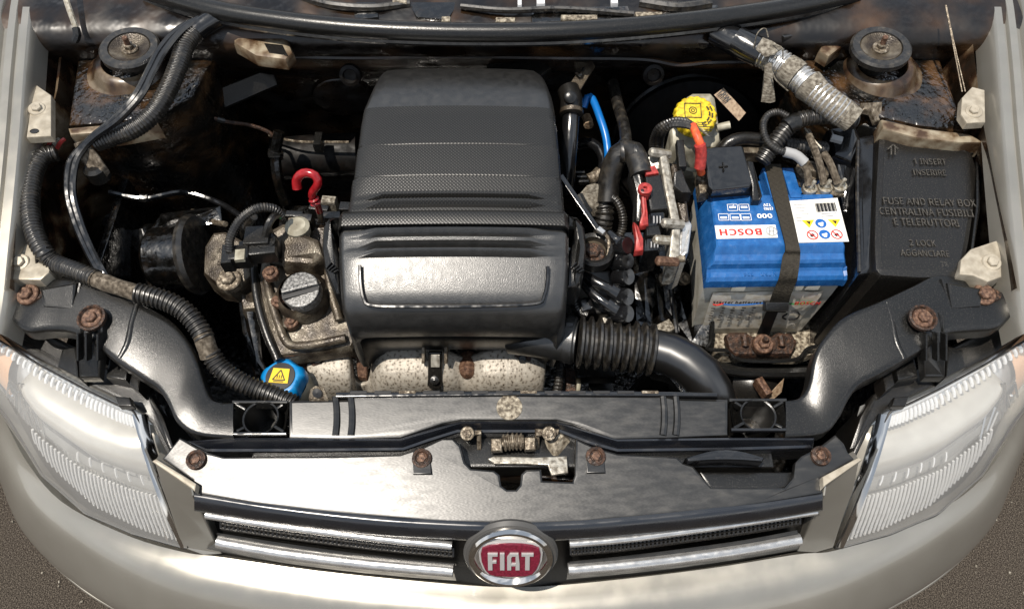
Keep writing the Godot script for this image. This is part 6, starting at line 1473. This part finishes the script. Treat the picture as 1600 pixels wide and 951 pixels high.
	for q in lead:
		var n := thing("ignition_lead", q[1], "ignition lead", spot(q[0][1][0], q[0][1][1], 0.80), "ignition leads beside the air cleaner")
		var pts := path(q[0]); var m: int = pts.size()
		mb = MB.new(); tube(mb, pts, 0.0068, 10); obj("lead", mb, M.gloss_black, n)
		mb = MB.new(); tube(mb, PackedVector3Array([pts[m - 1].lerp(pts[m - 2], 0.85), pts[m - 1].lerp(pts[m - 2], 0.4), pts[m - 1]]), 0.0098, 12); obj("boot", mb, M.gloss_black, n)
		mb = MB.new(); lathe(mb, pts[m - 1], Vector3(0.6, 0.7, 0.4), [[0.0125, -0.012], [0.013, 0.003], [0.011, 0.009], [0.0005, 0.008]], 18); obj("boot_head", mb, M.gloss_black, n)
	var p := thing("coil_pack", "dark ignition coil block with pale bracket below the spark leads", "ignition coil", spot(945, 470, 0.74))
	mb = MB.new(); plate(mb, path([[938, 470, 0.79], [956, 466, 0.79], [958, 540, 0.77], [940, 540, 0.77]]), Vector3(0, -0.02, 0), 0.002); obj("bracket", mb, M.machined_alloy, p)
	mb = MB.new(); box(mb, spot(930, 470, 0.77), Vector3(0.05, 0.05, 0.07), Basis(UP, 0.1), 0.006); obj("coil_body", mb, M.satin_black, p)
	mb = MB.new(); lathe(mb, spot(916, 450, 0.80), Vector3(-0.4, 0.7, 0.4), [[0.016, -0.01], [0.016, 0.01], [0.010, 0.012], [0.0005, 0.012]], 18); obj("round_fitting", mb, M.machined_alloy, p)
	mb = MB.new(); tube(mb, path([[900, 440, 0.81], [899, 470, 0.81], [906, 486, 0.81], [918, 492, 0.81]]), 0.0046, 8, 0.004, 0.0008); obj("ribbed_cable", mb, M.hose_rubber, p)
	mb = MB.new(); box(mb, spot(915, 478, 0.812), Vector3(0.018, 0.014, 0.02), Basis(UP, 0.3), 0.003); obj("plug", mb, M.gloss_black, p)
	# gearbox casting below
	var g := thing("gearbox", "black oily gearbox casting deep between spark leads and battery tray", "gearbox", spot(1030, 470, 0.45))
	mb = MB.new(); plate(mb, path([[985, 420, 0.68], [1040, 410, 0.69], [1052, 500, 0.66], [1020, 530, 0.64], [990, 500, 0.65]]), Vector3(0, -0.12, 0), 0.02); obj("casing", mb, M.oily_black, g, 40.0)
	mb = MB.new(); tube(mb, path([[1045, 400, 0.72], [1050, 460, 0.70], [1058, 520, 0.68]]), 0.004, 8); obj("breather_pipe", mb, M.gloss_black, g)
	mb = MB.new(); box(mb, spot(1038, 515, 0.675), Vector3(0.028, 0.02, 0.02), Basis(UP, 0.5), 0.004); obj("pale_lug", mb, M.pale_tape, g)
	mb = MB.new(); plate(mb, path([[985, 600, 0.62], [1010, 572, 0.64], [1048, 580, 0.64], [1075, 612, 0.62], [1060, 640, 0.60], [990, 640, 0.60]]), Vector3(0, -0.05, 0), 0.02); obj("fan_shroud", mb, M.dusty_black, g, 50.0)
	# items under the bellows
	var f := thing("starter_connector", "flat black connector with a small pipe under the corrugated intake hose", "connector", spot(940, 590, 0.64))
	mb = MB.new(); box(mb, spot(930, 582, 0.70), Vector3(0.056, 0.02, 0.024), Basis(UP, 0.0), 0.003); obj("housing", mb, M.satin_black, f)
	mb = MB.new(); box(mb, spot(925, 582, 0.7105), Vector3(0.02, 0.004, 0.014), Basis(UP, 0.0), 0.001); obj("catch", mb, M.dusty_black, f)
	mb = MB.new(); tube(mb, path([[906, 590, 0.69], [904, 605, 0.685], [902, 625, 0.67]]), 0.0032, 8); obj("thin_pipe", mb, M.milky_plastic, f)
	mb = MB.new(); lathe(mb, spot(938, 606, 0.66), UP, [[0.018, -0.03], [0.018, 0.01], [0.0005, 0.012]], 18); obj("round_base", mb, M.dusty_black, f)
	mb = MB.new(); tube(mb, path([[875, 560, 0.70], [874, 590, 0.69], [868, 625, 0.67]]), 0.006, 8, 0.005, 0.001); obj("ribbed_cable", mb, M.hose_rubber, f)
	mb = MB.new(); plate(mb, path([[882, 575, 0.68], [902, 575, 0.68], [900, 620, 0.66], [884, 620, 0.66]]), Vector3(0, -0.01, 0), 0.002); obj("rusty_plate", mb, M.dark_rust, f)

# ==================================================================== small things
func build_small():
	# coolant expansion tank
	var c := thing("coolant_tank", "bright blue coolant cap with yellow warning label on a pale tank neck", "coolant tank", spot(445, 610, 0.66))
	var o := spot(441, 592, 0.752); var ax := Vector3(-0.08, 1, 0.05).normalized()
	var mb := MB.new(); lathe(mb, o, ax, [[0.034, -0.05], [0.030, -0.022], [0.028, -0.018]], 28); obj("tank_neck", mb, M.milky_plastic, c)
	var fb := frame(ax); var rows := []
	for q in [[0.0275, -0.020, 0.0018], [0.0295, -0.014, 0.0022], [0.0295, 0.0, 0.0022], [0.026, 0.006, 0.001], [0.023, 0.008, 0.0], [0.0005, 0.009, 0.0]]:
		var row := PackedVector3Array()
		for i in 64:
			var a := TAU * i / 64.0
			var rr: float = q[0] + q[2] * signf(sin(a * 5.0)) * pow(absf(sin(a * 5.0)), 0.4)
			row.append(o + fb * Vector3(cos(a) * rr, q[1], -sin(a) * rr))
		rows.append(row)
	mb = MB.new(); mb.grid(rows, true); var cap := obj("screw_cap", mb, M.cap_blue, c, 42.0)
	mb = MB.new(); lathe(mb, o, ax, [[0.0205, 0.0078], [0.020, 0.0096], [0.0005, 0.0104]], 28); obj("label_disc", mb, M.ink_black, cap)
	var xd := Vector3(1, 0, 0.1).normalized(); var yd := ax.cross(xd); xd = yd.cross(ax)
	mb = MB.new()
	plate(mb, PackedVector3Array([o + ax * 0.0112 - xd * 0.0135 - yd * 0.010, o + ax * 0.0112 + xd * 0.0135 - yd * 0.010, o + ax * 0.0112 + xd * 0.0115 + yd * 0.011, o + ax * 0.0112 - xd * 0.0115 + yd * 0.011]), -ax * 0.001, 0.0002); obj("yellow_label", mb, M.label_yellow, cap)
	mb = MB.new()
	var tri := [o + ax * 0.0116 - xd * 0.0085 - yd * 0.006, o + ax * 0.0116 + xd * 0.0085 - yd * 0.006, o + ax * 0.0116 + yd * 0.0085]
	for k in 3: bar(mb, tri[k], tri[(k + 1) % 3], 0.0014, 0.0005, ax, 0.0)
	for k in 3: bar(mb, o + ax * 0.0116 + xd * (-0.003 + k * 0.003) - yd * 0.004, o + ax * 0.0116 + xd * (-0.003 + k * 0.003) + yd * 0.001, 0.0009, 0.0005, ax, 0.0)
	bar(mb, o + ax * 0.0116 - xd * 0.007 - yd * 0.0082, o + ax * 0.0116 + xd * 0.007 - yd * 0.0082, 0.0012, 0.0004, ax, 0.0)
	obj("warning_symbol", mb, M.ink_black, cap)
	# black ribbed loom over the battery's back corner
	var l := thing("fuse_box_loom", "ribbed black loom from the fuse box forking behind the battery's earth clamp", "wiring loom", spot(1250, 190, 0.86))
	mb = MB.new(); tube(mb, path([[1338, 190, 0.905], [1310, 182, 0.912], [1280, 182, 0.914], [1252, 186, 0.912], [1236, 194, 0.908]]), 0.0098, 12, 0.0050, 0.0016); obj("conduit", mb, M.hose_rubber, l, 50.0)
	mb = MB.new(); tube(mb, path([[1240, 192, 0.908], [1226, 205, 0.90], [1208, 228, 0.888], [1190, 252, 0.875]]), 0.0108, 12, 0.0056, 0.0018); obj("conduit", mb, M.hose_rubber, l, 50.0)
	mb = MB.new(); tube(mb, path([[1246, 190, 0.91], [1238, 192, 0.91], [1230, 198, 0.907]]), 0.0125, 12); obj("fork_tape", mb, M.satin_black, l)
	mb = MB.new(); tube(mb, path([[1232, 182, 0.912], [1216, 175, 0.914], [1200, 180, 0.914], [1193, 196, 0.91], [1198, 218, 0.902], [1212, 232, 0.897], [1228, 238, 0.894]]), 0.0044, 8, 0.0036, 0.0009); obj("thin_conduit", mb, M.hose_rubber, l, 50.0)
	mb = MB.new(); tube(mb, path([[1226, 237, 0.894], [1244, 242, 0.892], [1258, 254, 0.886]]), 0.0072, 10); obj("cable_sleeve", mb, M.ink_grey, l)
	mb = MB.new(); tube(mb, path([[1258, 200, 0.89], [1272, 218, 0.89], [1284, 232, 0.888]]), 0.0014, 5); obj("bare_wire", mb, M.zinc, l)
	var k := thing("rear_battery_hose", "fat black hose lying across behind the battery's plus flap", "hose", spot(1180, 225, 0.82))
	mb = MB.new(); tube(mb, path([[1126, 238, 0.85], [1140, 222, 0.862], [1165, 216, 0.865], [1200, 220, 0.862], [1240, 228, 0.855], [1285, 232, 0.85]]), 0.0095, 12); obj("hose", mb, M.dusty_black, k)
	mb = MB.new(); tube(mb, path([[1225, 226, 0.86], [1255, 230, 0.856], [1290, 233, 0.85]]), 0.0105, 12, 0.005, 0.0014); obj("ribbed_sleeve", mb, M.hose_rubber, k, 50.0)
	mb = MB.new(); box(mb, spot(1170, 240, 0.845), Vector3(0.07, 0.02, 0.014)); obj("pale_strip", mb, M.cast_alloy, k)
	# bulkhead blower box by the fuse box
	var b := thing("relay_carrier", "glossy black relay carrier tucked between fuse box and battery", "relay holder", spot(1325, 250, 0.78))
	mb = MB.new(); plate(mb, path([[1296, 196, 0.87], [1340, 190, 0.88], [1350, 215, 0.872], [1335, 250, 0.86], [1305, 238, 0.86]]), Vector3(0, -0.08, 0), 0.012); obj("upper_shell", mb, M.gloss_black, b, 45.0)
	mb = MB.new(); plate(mb, path([[1306, 238, 0.85], [1334, 236, 0.852], [1338, 268, 0.84], [1332, 330, 0.82], [1318, 330, 0.82], [1310, 290, 0.83]]), Vector3(0, -0.1, 0), 0.010); obj("lower_shell", mb, M.gloss_black, b, 45.0)
	mb = MB.new(); box(mb, spot(1308, 217, 0.875), Vector3(0.016, 0.006, 0.010), Basis(UP, -0.4), 0.001); obj("pale_clip", mb, M.ink_grey, b)
	# bonnet stay and cable
	var st := thing("bonnet_stay", "thin grey metal rod leaning in the corner above the strut shelf", "rod", spot(122, 58, 0.93))
	mb = MB.new(); tube(mb, path([[94, -30, 0.99], [106, 10, 0.975], [119, 46, 0.955]]), 0.0042, 8); obj("rod", mb, M.zinc, st)
	mb = MB.new(); tube(mb, path([[118, 44, 0.956], [120, 56, 0.95], [116, 64, 0.945]]), 0.0056, 8); obj("rubber_foot", mb, M.satin_black, st)
	var w := thing("hinge_wires", "pair of thin bare wires stretched beside the wing bracket near the fuse box", "wire", spot(1505, 140, 0.93))
	for i in 2:
		mb = MB.new(); tube(mb, path([[1478 + i, 8, 0.99], [1490 + i * 2, 70, 0.965], [1504 + i * 5, 143, 0.935]]), 0.0009, 5); obj("wire", mb, M.dirty_zinc, w)
	for q in [["bulkhead_hose", "matt black hose hanging down the bulkhead behind the red dipstick", [[436, 205, 0.80], [430, 240, 0.77], [434, 280, 0.74], [446, 318, 0.70]], 0.009, "oily_black"], ["clutch_pipe", "thin dark metal pipe looping along the bulkhead beside the insulation flap", [[300, 170, 0.84], [345, 188, 0.82], [392, 196, 0.80], [426, 212, 0.78], [440, 250, 0.75]], 0.0032, "dark_rust"], ["gear_cable", "slack black cable crossing the dark corner above the round engine mount", [[170, 300, 0.78], [225, 310, 0.77], [285, 300, 0.775], [340, 316, 0.77], [380, 340, 0.78]], 0.0046, "gloss_black"], ["vent_hose", "narrow ribbed hose dropping between engine mount and valve cover", [[396, 338, 0.80], [384, 356, 0.77], [372, 380, 0.73]], 0.006, "hose_rubber"], ["earth_lead", "braided earth lead bolted low beside the sensor plug", [[300, 330, 0.75], [330, 345, 0.77], [352, 350, 0.79]], 0.0042, "dirty_zinc"]]:
		var hs := thing(q[0], q[1], "hose" if q[0].ends_with("hose") else "cable", spot(q[2][1][0], q[2][1][1], q[2][1][2] - 0.1))
		mb = MB.new(); tube(mb, path(q[2]), q[3], 8); obj("run", mb, M[q[4]], hs)
		var m0 := path(q[2])
		mb = MB.new(); tube(mb, PackedVector3Array([m0[1].lerp(m0[0], 0.12), m0[1], m0[1].lerp(m0[2], 0.12)]), float(q[3]) * 1.4, 8); obj("clip", mb, M.satin_black, hs)
	# litter and pipes below the radiator end
	var r := thing("horn", "dusty round horn with rag scraps deep below the battery tray rail", "horn", spot(1190, 605, 0.55))
	mb = MB.new(); lathe(mb, spot(1180, 602, 0.60), Vector3(0, 0.8, 0.5), [[0.034, -0.012], [0.035, 0.0], [0.025, 0.006], [0.012, 0.012], [0.0005, 0.013]], 26); obj("disc", mb, M.dusty_black, r)
	mb = MB.new(); plate(mb, path([[1200, 618, 0.62], [1214, 602, 0.63], [1226, 590, 0.635], [1222, 612, 0.62], [1206, 626, 0.61]]), Vector3(0, -0.003, 0), 0.001); obj("pink_scrap", mb, M.brown_tag, r)
	mb = MB.new(); box(mb, spot(1192, 606, 0.628), Vector3(0.012, 0.02, 0.03), Basis(UP, 0.4), 0.003); obj("rusty_lug", mb, M.rusty_steel, r)
	# radiator behind the crossmember
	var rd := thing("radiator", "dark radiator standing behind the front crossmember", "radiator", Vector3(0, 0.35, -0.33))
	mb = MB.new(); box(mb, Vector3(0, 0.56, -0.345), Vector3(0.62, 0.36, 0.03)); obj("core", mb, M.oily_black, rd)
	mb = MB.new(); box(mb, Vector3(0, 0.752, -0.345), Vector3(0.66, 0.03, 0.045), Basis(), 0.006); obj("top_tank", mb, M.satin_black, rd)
